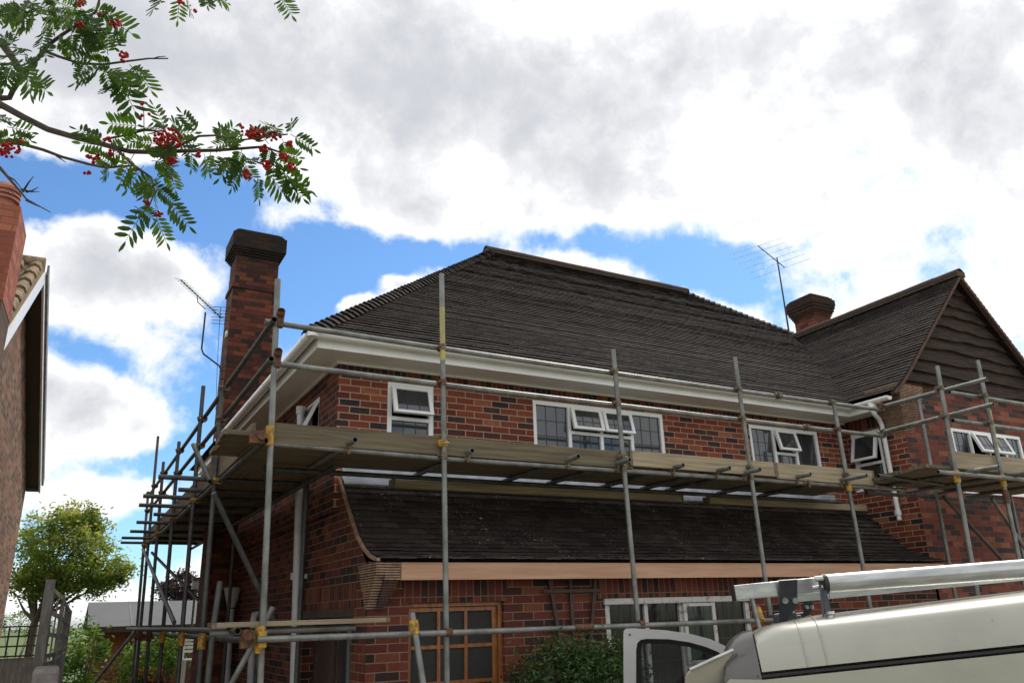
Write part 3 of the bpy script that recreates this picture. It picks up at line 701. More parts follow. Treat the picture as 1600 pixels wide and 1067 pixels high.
mb.tube([A1(345, 480, .12), A1(343, 506, .12)], .006, 5); mb.build('reflector', 'aerial', ar)
mb = MB(); mb.tube([A1(343, 505), A1(340, 560), A1(337, 640, -.1)], .004, 5); mb.build('cable', 'aerial', ar)
ya2 = 11.0
def A2(px, py, dy=0): return onY(px, py, ya2+dy)
YE2 = 0
ar = thing('television_aerial', 'thin wide aerial on a straight mast above the roof beside the squat chimney', 'aerial', A2(1236, 545))
mb = MB(); mb.tube([A2(1237, 545), A2(1214, 403)], [.022, .014], 8); mb.build('mast', 'aerial', ar)
p0, p1 = A2(1226, 418), A2(1184, 384, -.3)
mb = MB(); mb.tube([p0, p1], .011, 6); mb.build('boom', 'aerial', ar)
mb = MB(); sv = (A2(1259, 369, 0)-A2(1213, 384, 0))
for i in range(6):
    c = p0.lerp(p1, (0, .22, .42, .62, .82, 1)[i]); f_ = .98-.03*i; mb.tube([c-sv*f_, c+sv*f_*.9], .005, 5)
mb.build('element', 'aerial', ar)
del A1, A2

# ================================================================ scaffolding
TR = .0242
def tubeobj(parent, name, p, q, mat='tube', hollow=False, bend=0.):
    p, q = V(p), V(q); mid = [p.lerp(q, f_)+V((0, 0, -bend*4*f_*(1-f_))) for f_ in (0, .25, .5, .75, 1)] if bend else [p, q]
    return MB().tube(mid, TR, 14, hollow=hollow).build(name, mat, parent)
def coupler(parent, c, a, b_, mat='coup', off=None, sleeve=0.):
    """clamp joining a tube along a (through c) with one along b"""
    c = V(c); a, b_ = V(a).normalized(), V(b_).normalized(); n_ = a.cross(b_).normalized() if a.cross(b_).length > .05 else V((0, 1, 0))
    mb_ = MB(); o_ = off if off is not None else n_*.05
    h = sleeve/2 or .026
    mb_.tube([c-a*h, c+a*h], TR+.009, 12)
    if not sleeve: mb_.tube([c+o_-b_*.026, c+o_+b_*.026], TR+.009, 12)
    mb_.obox(c+o_*.5, a*.024, b_*.024, n_*.03)
    s_ = a.cross(n_)
    mb_.tube([c+s_*.03+n_*.02, c+s_*.03+n_*.02+(b_+a*.15).normalized()*.07], .007, 6); mb_.tube([c+s_*.035-n_*.035, c+s_*.035+n_*.045], .008, 6)
    mb_.obox(c+s_*.038+n_*.03, s_*.014, n_*.012, a*.014)
    return mb_.build('coupler', mat, parent)
YS = 6.3
sc = thing('scaffold', 'front run of galvanised scaffold poles and rails along the long house wall', 'scaffold', (4.7, YS, GZ))
fr = [(1.27, 1.35, 4.63), (2.787, 2.83, 4.967), (4.747, 4.80, 4.471), (6.483, 6.52, 4.611), (8.054, 8.10, 4.233)]
for i, (xt, xb, zt) in enumerate(fr):
    def xz(z): return xt+(xb-xt)*(zt-z)/(zt-1.7)
    p = tubeobj(sc, 'standard', (xz(GZ), YS, GZ), (xt, YS, zt), hollow=True)
    if i == 1: MB().tube([(xz(4.1), YS, 4.1), (xz(4.62), YS, 4.62)], TR+.0008, 14).build('paint_band', 'yellow_t', sc)
    for z, mt in ((4.23, 'coup'), (3.89, 'rust' if i in (1, 4) else 'coup'), (3.22, 'coup')):
        if i == 0: continue
        coupler(sc, (xz(z), YS, z), (0, 0, 1), (1, 0, 0), mt, V((0, .045, 0)))
    if i: coupler(sc, (xz(3.33), YS, 3.33), (0, 0, 1), (0, 1, 0), 'yellow' if i == 1 else 'coup', V((-.03, 0, 0)))
    if 0 < i < 4: coupler(sc, (xz(1.76), YS, 1.76), (0, 0, 1), (1, 0, 0), 'rust', V((0, -.045, 0)), 0.)
xb_ = 1.19
tubeobj(sc, 'guard_rail', (1.20, YS+.05, 4.255), (4.9, YS+.05, 4.225), bend=.008, hollow=True)
tubeobj(sc, 'guard_rail', (4.86, YS+.05, 4.225), (8.98, YS+.05, 4.235), bend=.006, hollow=True)
tubeobj(sc, 'guard_rail', (1.24, YS+.05, 3.90), (5.0, YS+.05, 3.885), bend=.008, hollow=True)
tubeobj(sc, 'guard_rail', (4.95, YS+.05, 3.885), (8.98, YS+.05, 3.885), bend=.004, hollow=True)
for x, z in ((7.15, 4.235), (7.55, 3.885)): coupler(sc, (x, YS+.05, z), (1, 0, 0), (0, 0, 1), 'coup', sleeve=.11)
tubeobj(sc, 'ledger', (1.16, YS+.05, 3.235), (2.9, YS+.05, 3.205), hollow=True); tubeobj(sc, 'ledger', (2.85, YS+.05, 3.205), (9.2, YS+.05, 3.215), hollow=True)
coupler(sc, (7.42, YS+.05, 3.213), (1, 0, 0), (0, 0, 1), 'coup', sleeve=.14)
tubeobj(sc, 'ledger', (1.30, YS-.05, 1.765), (6.62, YS-.05, 1.745), hollow=True, bend=.004)
MB().tube([(4.05, YS-.05, 1.752), (4.25, YS-.05, 1.752)], TR+.006, 12).build('coupler', 'rust', sc)
for x, ya_, jog in ((1.95, 6.15, .0), (4.12, 6.13, .0), (4.70, 6.10, .1), (5.42, 6.16, -.03), (6.02, 6.12, .08), (6.42, 6.08, .15), (7.24, 6.12, .06), (7.98, 5.96, .1), (3.05, 6.22, -.05)):
    tubeobj(sc, 'transom', (x, ya_, 3.27), (x-jog*.2, 7.62, 3.262), hollow=True)
    coupler(sc, (x, YS+.05, 3.215), (1, 0, 0), (0, 1, 0), 'coup', V((0, 0, .05)))
tubeobj(sc, 'ledger', (1.5, 7.42, 3.215), (9.3, 7.42, 3.2), 'tube_shade')
# bracing and rakers
tubeobj(sc, 'brace', onY(644, 958, 6.14), onY(668, 1110, 5.9), hollow=True)
mb = MB(); a, b_ = onY(646, 970, 6.13), onY(649, 992, 6.09); mb.tube([a, b_], TR+.012, 14); mb.obox((a+b_)/2+V((0, -.03, 0)), V((.022, 0, 0)), V((0, .01, 0)), V((0, 0, .03))); mb.build('coupler', 'yellow', sc)
tubeobj(sc, 'brace', onY(1172, 925, 6.16), onY(1215, 1090, 5.6), hollow=True)
mb = MB(); a, b_ = onY(1183, 950, 6.1), onY(1190, 970, 6.02); mb.tube([a, b_], TR+.012, 14); mb.build('coupler', 'yellow', sc)
mb = MB(); mb.tube([(1.333, YS, 1.67), (1.328, YS, 1.86)], TR+.010, 14); mb.obox((1.34, YS-.04, 1.765), (.03, 0, 0), (0, .012, 0), (0, 0, .055)); mb.build('coupler', 'yellow', sc)
mb = MB(); mb.tube([(1.30, YS, 3.20), (1.295, YS, 3.36)], TR+.008, 14); mb.build('coupler', 'yellow', sc)
mb = MB(); mb.obox((1.19, YS-.05, 3.25), (.055, 0, 0), (0, .03, 0), (0, 0, .05)); mb.tube([(1.22, YS-.10, 3.26), (1.22, YS+.02, 3.26)], .034, 12, hollow=True); mb.build('coupler', 'rust', sc)
mb = MB(); mb.obox((1.23, YS-.05, 1.77), (.045, 0, 0), (0, .03, 0), (0, 0, .06)); mb.tube([(1.23, YS-.11, 1.80), (1.23, YS+.02, 1.80)], .036, 12, hollow=True); mb.build('coupler', 'rust', sc)
for z in (4.30, 3.95): mb = MB(); mb.tube([(1.30, YS-.08, z+.02), (1.32, YS+.06, z-.02)], .034, 12, hollow=True); mb.obox((1.31, YS-.01, z-.05), (.025, 0, 0), (0, .03, 0), (0, 0, .05)); mb.build('coupler', 'rust', sc)
mb = MB(); mb.tube([(8.07, YS, 3.14), (8.075, YS, 3.23)], TR+.012, 14); mb.build('coupler', 'yellow', sc)
# --- left side run
sl = thing('scaffold', 'dark side run of scaffold poles receding past the tall chimney on the left', 'scaffold', (1.2, 11, GZ))
XS = 1.2
lf = [((8.36, 8.15), 4.21, 'yellow'), ((9.89, 9.57), 4.62, 'yellow'), ((11.93, 11.37), 4.33, 'yellow'), ((13.95, 13.1), 4.39, 'rust'), ((15.6, 14.56), 5.15, 'rust'), ((16.32, 15.2), 4.24, 'rust')]
for (yt, yb), zt, mt in lf:
    def yz(z): return yt+(yb-yt)*(zt-z)/(zt-1.75)
    tubeobj(sl, 'standard', (XS, yz(GZ), GZ), (XS, yt, zt), 'tube_shade', hollow=True)
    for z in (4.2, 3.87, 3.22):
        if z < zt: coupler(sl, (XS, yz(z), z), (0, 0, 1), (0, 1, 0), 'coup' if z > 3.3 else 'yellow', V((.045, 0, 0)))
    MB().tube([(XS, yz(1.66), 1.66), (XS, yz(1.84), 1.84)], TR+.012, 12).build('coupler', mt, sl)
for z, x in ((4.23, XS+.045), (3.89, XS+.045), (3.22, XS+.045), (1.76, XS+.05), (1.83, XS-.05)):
    tubeobj(sl, 'guard_rail' if z > 3.5 else 'ledger', (x, 6.2, z), (x, 16.6, z-.01), 'tube_shade', hollow=True)
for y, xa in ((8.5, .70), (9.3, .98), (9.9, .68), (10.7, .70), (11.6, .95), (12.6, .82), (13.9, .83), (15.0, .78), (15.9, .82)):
    tubeobj(sl, 'transom', (xa, y, 3.27), (2.1, y, 3.265), 'tube_shade', hollow=True)
for y in (8.1, 9.9, 12.0, 14.2): tubeobj(sl, 'standard', (2.08, y, GZ), (2.10, y+.1, 3.3), 'tube_shade')
tubeobj(sl, 'ledger', (2.05, 7.0, 3.2), (2.05, 16.3, 3.2), 'tube_shade')
tubeobj(sl, 'brace', onY(302, 695, 9.2), onY(329, 752, 8.2), 'tube_shade', hollow=True)
tubeobj(sl, 'brace', onY(334, 770, 7.2), onY(435, 985, 7.6), 'tube_shade')
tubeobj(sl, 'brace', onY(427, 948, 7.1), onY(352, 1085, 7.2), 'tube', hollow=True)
tubeobj(sl, 'brace', (1.16, 15.3, 3.1), (1.15, 9.9, 1.9), 'tube_shade')
tubeobj(sl, 'brace', (1.26, 14.7, 4.0), (1.26, 10.2, 3.2), 'tube_shade')
tubeobj(sl, 'brace', (1.35, 15.9, 3.1), (2.05, 12.5, 1.9), 'tube_shade')
tubeobj(sl, 'brace', (.25, 13.5, .6), (1.15, 14.8, 1.8), 'tube_shade')
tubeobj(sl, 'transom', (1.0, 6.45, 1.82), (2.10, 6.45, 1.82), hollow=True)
# --- wing run
sw_ = thing('scaffold', 'right hand scaffold run in front of the boarded gable wing', 'scaffold', (9.5, 5.3, GZ))
YG = 5.32
for xt, xb, zt, mt in ((8.735, 8.60, 4.50, 'yellow'), (9.60, 9.50, 4.68, 'yellow'), (11.2, 11.1, 4.6, 'yellow')):
    def xz(z): return xt+(xb-xt)*(zt-z)/(zt-2.2)
    tubeobj(sw_, 'standard', (xz(GZ), YG, GZ), (xt, YG, zt), hollow=True)
    for z in (4.23, 3.89): coupler(sw_, (xz(z), YG, z), (0, 0, 1), (1, 0, 0), 'coup', V((0, .045, 0)))
    MB().tube([(xz(3.12), YG, 3.12), (xz(3.26), YG, 3.26)], TR+.011, 14).build('coupler', mt, sw_)
xa = 9.56
MB().tube([(9.555, YG, 3.52), (9.59, YG, 4.05)], TR+.001, 14).build('paint_band', 'yellow_t', sw_)
MB().tube([(9.53, YG, 2.93), (9.535, YG, 3.08)], TR+.011, 14).build('coupler', 'rust', sw_)
tubeobj(sw_, 'guard_rail', (9.0, YG+.08, 4.23), (11.6, YG+.08, 4.235), hollow=True); tubeobj(sw_, 'guard_rail', (8.95, YG+.08, 3.88), (11.6, YG+.08, 3.89), hollow=True)
tubeobj(sw_, 'guard_rail', (9.03, 6.4, 4.275), (9.03, 4.95, 4.275), hollow=True); tubeobj(sw_, 'guard_rail', (8.95, 6.4, 3.935), (8.86, 4.85, 3.935), hollow=True)
coupler(sw_, (8.98, 6.33, 4.26), (1, 0, 0), (0, 1, 0), 'rust', V((0, 0, .04))); coupler(sw_, (8.95, 6.33, 3.91), (1, 0, 0), (0, 1, 0), 'coup', V((0, 0, .04)))
tubeobj(sw_, 'ledger', (8.25, YG-.05, 3.215), (11.6, YG-.05, 3.21), hollow=True)
for x, ya_ in ((8.95, 5.0), (9.75, 5.05), (10.3, 5.05), (11.1, 5.1)): tubeobj(sw_, 'transom', (x, ya_, 3.265), (x, 6.75, 3.265), hollow=True)
tubeobj(sw_, 'transom', (8.1, 5.9, 3.262), (9.6, 6.1, 3.262), 'tube_shade', hollow=True)
for x0_, zt in ((10.2, 4.62), (11.9, 3.3)): tubeobj(sw_, 'standard', (x0_-.12, 6.58, GZ), (x0_, 6.58, zt), 'tube')
tubeobj(sw_, 'brace', (10.22, 6.52, 3.2), (11.9, 6.52, 1.85), 'tube_shade')
tubeobj(sw_, 'brace', (11.2, 6.45, 3.2), (11.9, 6.45, 2.3), 'tube'); tubeobj(sw_, 'ledger', (8.8, 6.62, 3.2), (12, 6.62, 3.19), 'tube_shade')

# --- boards (loose, each its own)
nb = [0]
def board(x0, x1, y0, y1, z0, z1, label, mat='board', group='scaffold boards laid as decking', name='scaffold_board', rot=0.):
    c = V(((x0+x1)/2, (y0+y1)/2, (z0+z1)/2)); mb_ = MB().box(x0, x1, y0, y1, z0, z1)
    if rot: mb_.v = [c+Matrix.Rotation(rot, 3, 'Z') @ (p-c) for p in mb_.v]
    o = mb_.build(name, mat, None, c, bevel=.003)
    if not rot and x1-x0 > .5:
        for xe in (x0, x1):
            b2 = MB().box(xe-(.002 if xe == x0 else .03), xe+(.03 if xe == x0 else .002), y0-.0015, y1+.0015, z0-.0015, z1+.0015); b2.build('end_band', 'coup', o)
    return tag(o, label, 'board', group)
ordn = ['outermost', 'second from the outer edge', 'third from the outer edge', 'innermost']
ord5 = ordn[:3]+['fourth from the outer edge', 'innermost']
for i in range(5):
    y = 6.37+i*.235
    board(.97+random.uniform(-.03, .05)+(.3 if i == 4 else 0), 4.86, y, y+.225, 3.288, 3.326, f'deck plank at the left part of the front platform, {ord5[i]}')
    board(4.88, 8.88+random.uniform(-.05, .05), y, y+.225, 3.288, 3.326, f'deck plank at the right part of the front platform, {ord5[i]}')
for i in range(4):
    x = 1.27+i*.2285
    board(x, x+.222, 7.56, 11.2, 3.29, 3.328, f'deck plank along the side platform near the white gutter, {ordn[i]}', 'board_y')
    board(x, x+.222, 11.25, 16.3, 3.29, 3.328, f'deck plank at the far end of the side platform, {ordn[i]}', 'board_y')
for i in range(5):
    y = 5.40+i*.229
    board(8.25+.10*i+random.uniform(-.04, .04)+(.25 if i == 4 else 0), 11.9, y, y+.222, 3.288, 3.326, f'deck plank before the gable wing, {(ordn[:3]+["fourth from the outer edge", "innermost"])[i]}')
board(1.30, 4.90, 6.322, 6.358, 3.232, 3.398, 'long weathered toe board on edge below the small left window', group='toe boards standing on edge')
board(4.86, 6.90, 6.30, 6.335, 3.255, 3.412, 'pale toe board on edge between the second and third poles', group='toe boards standing on edge', mat='board_pale')
board(6.92, 8.60, 6.318, 6.354, 3.235, 3.418, 'toe board on edge ending at the right end of the front platform', group='toe boards standing on edge', mat='board_pale')
board(8.73, 11.8, 5.37, 5.405, 3.30, 3.50, 'broad pale toe board on edge below the gable wing window', group='toe boards standing on edge', mat='board_pale')
board(1.235, 1.268, 6.75, 11.4, 3.27, 3.48, 'side toe board on edge near the white gutter', 'board_y', 'toe boards standing on edge')
board(1.235, 1.268, 11.45, 16.2, 3.27, 3.48, 'side toe board on edge at the far end by the chimney', 'board_y', 'toe boards standing on edge')
board(2.78, 6.55, 7.50, 7.60, 3.115, 3.20, 'long timber plank lying at the head of the lean-to roof, left of the gap', 'board_pale', 'timber planks at the head of the lean-to roof', 'timber_plank')
board(6.95, 9.95, 7.50, 7.60, 3.11, 3.195, 'timber plank lying at the head of the lean-to roof, right of the gap', 'board_pale', 'timber planks at the head of the lean-to roof', 'timber_plank')
board(1.0, 2.36, 6.36, 6.58, 1.853, 1.889, 'single plank lying low across the corner tubes beside the brick pier', 'board_pale', None)
board(8.0, 9.2, 6.8, 7.0, 3.332, 3.368, 'short plank lying loose on the deck by the white downpipe', 'board_pale', None, rot=.05)
o = MB().tube([onY(344, 909, 7.6), onY(334, 975, 7.5), onY(322, 1090, 7.45)], [.027, .027, .027], 14, hollow=True).build('plastic_pipe', 'pipe', None, onY(334, 975, 7.5)); o.data.materials[0] = M['tube_shade']
tag(o, 'open ended grey tube leaning upright behind the low plank', 'pipe')

# trellis on the wall
tr = thing('wall_trellis', 'dark brown fan trellis fixed to the brick between door and window', 'trellis', (4.35, 6.83, 1.2))
for a_, b2 in (((4.40, .7), (4.16, 2.2)), ((4.42, .7), (4.40, 2.2)), ((4.46, .7), (4.70, 2.2))):
    mb = MB(); mb.beam((a_[0]-.04*0, 6.82, a_[1]), (b2[0], 6.82, b2[1]), .035, .02, (0, 1, 0)); mb.build('upright', 'dark_wood', tr)
for z, x0_, x1_ in ((2.08, 4.08, 4.76), (1.74, 4.12, 4.70), (1.42, 4.2, 4.62), (1.1, 4.28, 4.56)): B(x0_, x1_, 6.795, 6.81, z-.015, z+.015).build('crossbar', 'dark_wood', tr)

# ================================================================ neighbour's house
nbm = Matrix.Rotation(R(-2.3), 4, 'Z')
NB = thing('neighbour_house', 'neighbouring brick house with salmon chimney stack at the left edge', 'house', (-.809, 17.0, GZ), None, nbm)
T = MW[NB.name]
def NBX(mb_): mb_.v = [T @ V((p.x, p.y, p.z-GZ)) for p in mb_.v]; return mb_
EZ, AY, AZ_, NY = 4.46, -4.95, 6.62, -9.6
mb = MB(); mb.prism([(0, 0, GZ), (0, NY, GZ), (0, NY, 3.3), (0, AY, AZ_-.02), (0, 0, EZ-.02)], (-8, 0, 0)); NBX(mb).build('wall', 'nb_wall', NB)
mb = MB()
sl1 = (AZ_-EZ)/(-AY); sl2 = (AZ_-3.3)/(AY-NY)
ny2, nz2 = NY-.35, 3.3-.35*sl2
mb.prism([(.20, AY, AZ_+.12), (.20, ny2, nz2+.12), (.20, ny2, nz2), (.20, AY, AZ_)], (-8.6, 0, 0)); mb.prism([(.20, AY, AZ_+.12), (.20, AY, AZ_), (.20, .12, EZ-.12*sl1), (.20, .12, EZ-.12*sl1+.12)], (-8.6, 0, 0))
nro = NBX(mb).build('roof', 'pantile', NB)
mb = MB()
for i in range(9):           # pantile rolls close to the verge
    for j in range(15):
        x = .12-i*.22; f0 = j/15; f1 = (j+1.25)/15
        y0_, y1_ = ny2+(AY-ny2)*f0, ny2+(AY-ny2)*min(1, f1); z0_, z1_ = nz2+(AZ_-nz2)*f0+.15, nz2+(AZ_-nz2)*min(1, f1)+.12
        mb.tube([(x, y0_, z0_), (x, y1_, z1_)], [.085, .065], 8)
NBX(mb).build('roof_tiles', 'pantile', nro)
mb = MB(); mb.tube([(.20, AY, AZ_+.13), (-8.2, AY, AZ_+.13)], .10, 10); NBX(mb).build('ridge_tiles', 'pantile', nro)
mb = MB(); mb.prism([(.201, AY, AZ_+.02), (.201, ny2, nz2+.02), (.201, ny2, nz2-.16), (.201, AY, AZ_-.16)], (.028, 0, 0)); NBX(mb).build('bargeboard', 'upvc', NB)
mb = MB(); mb.prism([(.201, AY, AZ_+.02), (.201, AY, AZ_-.16), (.201, .12, EZ-.12*sl1-.16), (.201, .12, EZ-.12*sl1+.0)], (.028, 0, 0)); NBX(mb).build('bargeboard', 'upvc', NB)
mb = MB(); mb.prism([(.232, AY, AZ_+.13), (.232, AY, AZ_-.02), (.232, .14, EZ-.12*sl1-.02), (.232, .14, EZ-.12*sl1+.13)], (.028, 0, 0)); NBX(mb).build('verge', 'grey_trim', NB)
mb = MB(); mb.prism([(.20, AY, AZ_-.13), (.20, AY, AZ_-.11), (.20, .12, EZ-.12*sl1-.11), (.20, .12, EZ-.12*sl1-.13)], (-.202, 0, 0))
mb.prism([(.20, AY, AZ_-.13), (.20, AY, AZ_-.11), (.20, ny2, nz2-.11), (.20, ny2, nz2-.13)], (-.202, 0, 0)); mb.box(.0, .20, .0, .12, EZ-.12*sl1-.14, EZ-.12*sl1-.03); NBX(mb).build('soffit', 'brown_upvc', NB)
mb = MB(); mb.box(-.6, .30, -8.6, -7.9, 4.86, 5.86); cn = NBX(mb).build('chimney', 'nb_stack', NB)
mb = MB(); mb.box(-.6, .295, -8.6, -7.9, GZ, 4.859); NBX(mb).build('chimney_breast', 'nb_old', NB)
px_, py_ = .10, -8.3
mb = MB(); mb.tube([(px_, py_, 5.86), (px_, py_, 5.98)], [.135, .12], 16); mb.tube([(px_, py_, 5.98), (px_, py_, 6.16)], [.11, .13], 16)
for i in range(3): mb.tube([(px_, py_, 6.02+i*.05), (px_, py_, 6.045+i*.05)], .145, 16)
mb.tube([(px_, py_, 6.16), (px_, py_, 6.20), (px_, py_, 6.225)], [.13, .11, .05], 16); NBX(mb).build('chimney_pot', 'terra', cn)
mb = MB(); mb.box(-.3, .12, -8.66, -8.601, 4.15, 4.25); NBX(mb).build('flashing', 'lead_sheet', NB)
mb = MB(); fx0, fx1 = .0, .30
for a in ((0, .05, .4, 1.95), (.25, .30, .4, 1.95), (.05, .25, 1.90, 1.95), (.05, .25, .4, .45)): mb.box(a[0], a[1], -4.9+a[0]*1.2, -4.84+a[0]*1.2, a[2]+.02, a[3]+.02)
fo = NBX(mb).build('window', 'upvc', NB)
mb = MB(); mb.box(.05, .25, -4.80, -4.79, .45, 1.92); NBX(mb).build('pane', 'glass', fo)

# ================================================================ garden at the left
shed = thing('garden_shed', 'low brick outbuilding with plain grey sheet roof behind the shrubs', 'shed', (3.0, 20.5, GZ))
B(.75, 5.6, 20, 23, GZ, 1.80).build('wall', 'shed_brick', shed)
mb = MB(); mb.prism([(.6, 19.8, 1.80), (.6, 19.8, 1.86), (.6, 21.5, 2.40), (.6, 23.2, 1.86), (.6, 23.2, 1.80), (.6, 21.5, 2.34)], (5.2, 0, 0)); rs = mb.build('roof', 'grey_roof', shed)
mb = MB()
for i in range(6): mb.box(1.45+i*.85, 1.465+i*.85, 19.79, 19.80, 1.81, 1.86); mb.beam((1.457+i*.85, 19.8, 1.865), (1.457+i*.85, 21.5, 2.405), .02, .01)
mb.build('roof_seams', 'grey_trim', rs)
B(.6, 5.8, 19.76, 19.798, 1.74, 1.86).build('fascia', 'dark_wood', shed)

fen = thing('trellis_fence', 'weathered grey fence with square trellis top receding beside the neighbour house', 'fence', (.05, 12, GZ))
F0, F1, F2 = V((-.107, 10.0, 0)), V((.037, 10.9, 0)), V((.175, 14.3, 0))
for p, h, hw_ in ((F0, 2.37, .045), (F1, 2.24, .02), (F1.lerp(F2, .5), 2.16, .02), (F2, 2.12, .02)):
    MB().box(p.x-hw_, p.x+hw_, p.y-.045, p.y+.045, GZ, h).build('post', 'fence', fen)
for p, q in ((F0, F1), (F1, F2)):
    mb = MB(); mb.beam(p+V((0, 0, .72)), q+V((0, 0, .72)), .03, 1.64); mb.build('panel', 'fence', fen)
for p, q, za, zb2, nn in ((F0, F1, 2.30, 2.19, 3), (F1, F1.lerp(F2, .5), 2.19, 2.14, 3), (F1.lerp(F2, .5), F2, 2.14, 2.10, 3)):
    mb = MB()
    for j in range(1, nn): c = p.lerp(q, j/nn); mb.box(c.x-.009, c.x+.009, c.y-.02, c.y+.02, 1.55, za+(zb2-za)*j/nn)
    for k_ in range(4): f_ = k_/3; mb.beam(p+V((0, .05, 1.60+(za-1.60)*f_)), q+V((0, -.05, 1.60+(zb2-1.60)*f_)), .014, .045)
    mb.build('trellis_panel', 'fence', fen)
tag(MB().box(-.12, .085, 8.1, 8.9, GZ, 1.56).build('stone_wall', 'stone', None, (-.02, 8.5, GZ), bevel=.03), 'stubby weathered wall end at the foot of the trellis fence', 'wall')
low = thing('lattice_fence', 'low dark lattice before the lawn between neighbour wall and fence', 'fence', (-.75, 19, GZ))
mb = MB()
for i in range(8): mb.box(-1.3+i*.17, -1.27+i*.17, 18.99, 19.01, 1.35, 1.92)
mb.build('slat', 'dark_wood', low); mb = MB()
for z in (1.36, 1.54, 1.72, 1.90): mb.box(-1.35, -.05, 18.97, 18.988, z, z+.03)
mb.build('rail', 'dark_wood', low); B(-1.35, -.05, 19.0, 19.04, GZ, 1.34).build('board_panel', 'fence', low)

# plants ------------------------------------------------------------------
def leafq(mb_, c, L_, w_, d_=None, rn=None):
    """one pointed leaf, four-cornered with a fold"""
    d_ = d_ or V((random.gauss(0, 1), random.gauss(0, 1), random.gauss(0, .7))).normalized()
    s_ = d_.cross(V((random.gauss(0, 1), random.gauss(0, 1), random.gauss(0, 1)))).normalized()
    mb_.add([c-d_*L_*.5, c+s_*w_*.5, c+d_*L_*.5, c-s_*w_*.5], [(0, 1, 2, 3)], rn=rn)
def crown(mb_, c, r_, nclump, per, L_, w_, flat=.8, cr=.3, keep=None, shell=.55):
    c = V(c)
    for i in range(nclump):
        while 1:
            q = V((random.uniform(-1, 1), random.uniform(-1, 1), random.uniform(-1, 1)))
            if shell < q.length < 1: break
        k_ = V((q.x*r_[0], q.y*r_[1], q.z*r_[2])); p = c+k_
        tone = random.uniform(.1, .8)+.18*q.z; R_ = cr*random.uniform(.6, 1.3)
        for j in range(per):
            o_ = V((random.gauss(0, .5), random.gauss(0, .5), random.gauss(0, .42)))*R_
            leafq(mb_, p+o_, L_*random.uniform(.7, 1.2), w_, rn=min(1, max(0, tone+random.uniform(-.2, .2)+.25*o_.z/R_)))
# big pale tree
TP = at(62, 1000, 20.5); tb = V((TP.x-.1, TP.y, GZ))
tree = thing('garden_tree', 'round yellow-green tree beyond the trellis fence', 'tree', tb)
cc_ = at(98, 868, 20.5)
mb = MB(); fork = at(55, 968, 20.5); mb.tube([tb, V((fork.x-.02, fork.y, 1.2)), fork], [.13, .10, .09], 10)
mb.build('trunk', 'bark', tree)
for px, py in ((40, 900), (75, 880), (115, 860), (150, 905), (60, 850), (100, 830), (170, 905), (130, 900), (25, 930)):
    e_ = at(px, py, 20.5)+V((0, random.uniform(-.6, .6), 0)); md = fork.lerp(e_, .5)+V((random.uniform(-.15, .15), 0, -.08)); MB().tube([fork-V((0, 0, .05)), md, e_], [.055, .035, .012], 7).build('limb', 'bark', tree)
mb = MB()
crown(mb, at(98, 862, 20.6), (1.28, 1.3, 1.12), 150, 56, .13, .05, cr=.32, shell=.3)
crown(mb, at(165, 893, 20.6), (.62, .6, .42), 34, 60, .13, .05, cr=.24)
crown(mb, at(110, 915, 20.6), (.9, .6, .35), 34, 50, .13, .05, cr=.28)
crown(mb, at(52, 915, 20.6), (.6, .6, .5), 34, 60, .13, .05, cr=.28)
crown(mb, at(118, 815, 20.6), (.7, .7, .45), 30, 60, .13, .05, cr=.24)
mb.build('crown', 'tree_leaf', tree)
# purple tree behind the shed
pc = at(284, 926, 26); pt = thing('purple_tree', 'small purple-leaved tree showing over the grey shed roof', 'tree', (pc.x, pc.y, GZ))
MB().tube([(pc.x, pc.y, GZ), (pc.x, pc.y, pc.z)], [.08, .04], 8).build('trunk', 'bark', pt)
mb = MB(); crown(mb, pc, (.75, .7, .62), 60, 44, .13, .08, cr=.22, shell=.2); mb.build('crown', 'purple_leaf', pt)
# shrubs
def shrub(px, py, dep, r_, mat, label, n_=40, per=34, L_=.09, w_=.04, name='shrub', group=None, cat='shrub'):
    c = at(px, py, dep); o = thing(name, label, cat, (c.x, c.y, GZ), group)
    mb_ = MB()
    for k_ in range(4): mb_.tube([(c.x+random.uniform(-.05, .05), c.y, GZ), (c.x+random.uniform(-.4, .4)*r_[0], c.y, max(c.z, .2))], [.02, .008], 6)
    mb_.build('stem', 'bark', o)
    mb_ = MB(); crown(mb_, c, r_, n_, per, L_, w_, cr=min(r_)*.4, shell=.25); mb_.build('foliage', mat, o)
    return o
shrub(128, 1030, 14.5, (.42, .4, .75), 'shrub_leaf', 'tall leafy shrub between the trellis fence and the shed', 60)
shrub(215, 1045, 16, (.40, .4, .55), 'shrub_leaf', 'green shrub with loose shoots before the shed wall', 46)
shrub(262, 1020, 16, (.42, .4, .42), 'shrub_leaf', 'shrub climbing the shed wall behind the yellow clamps', 46)
shrub(30, 975, 30, (1.6, .8, .5), 'shrub_leaf', 'far hedge behind the low lattice fence', 60, name='hedge', cat='hedge')
shrub(300, 1030, 18, (.25, .3, .3), 'shrub_leaf', 'small bright shrub beside the white garden bench', 24)
fl = shrub(232, 1062, 12.5, (.22, .2, .16), 'shrub_leaf', 'orange flowering plant low among the scaffold poles', 14, name='flowering_plant', cat='plant')
mb = MB(); c = at(232, 1056, 12.3)
for i in range(26): mb.ball(c+V((random.uniform(-.2, .2), random.uniform(-.12, .02), random.uniform(-.1, .1))), .022, 6, 4)
mb.build('flower', 'flower', fl)
bb = at(306, 912, 17.5); bx_ = thing('bird_box', 'small grey box on a post behind the corner scaffold poles', 'bird box', (bb.x, bb.y, GZ))
B(bb.x-.075, bb.x+.075, bb.y-.07, bb.y+.07, bb.z-.11, bb.z+.09).build('box', 'grey_trim', bx_)
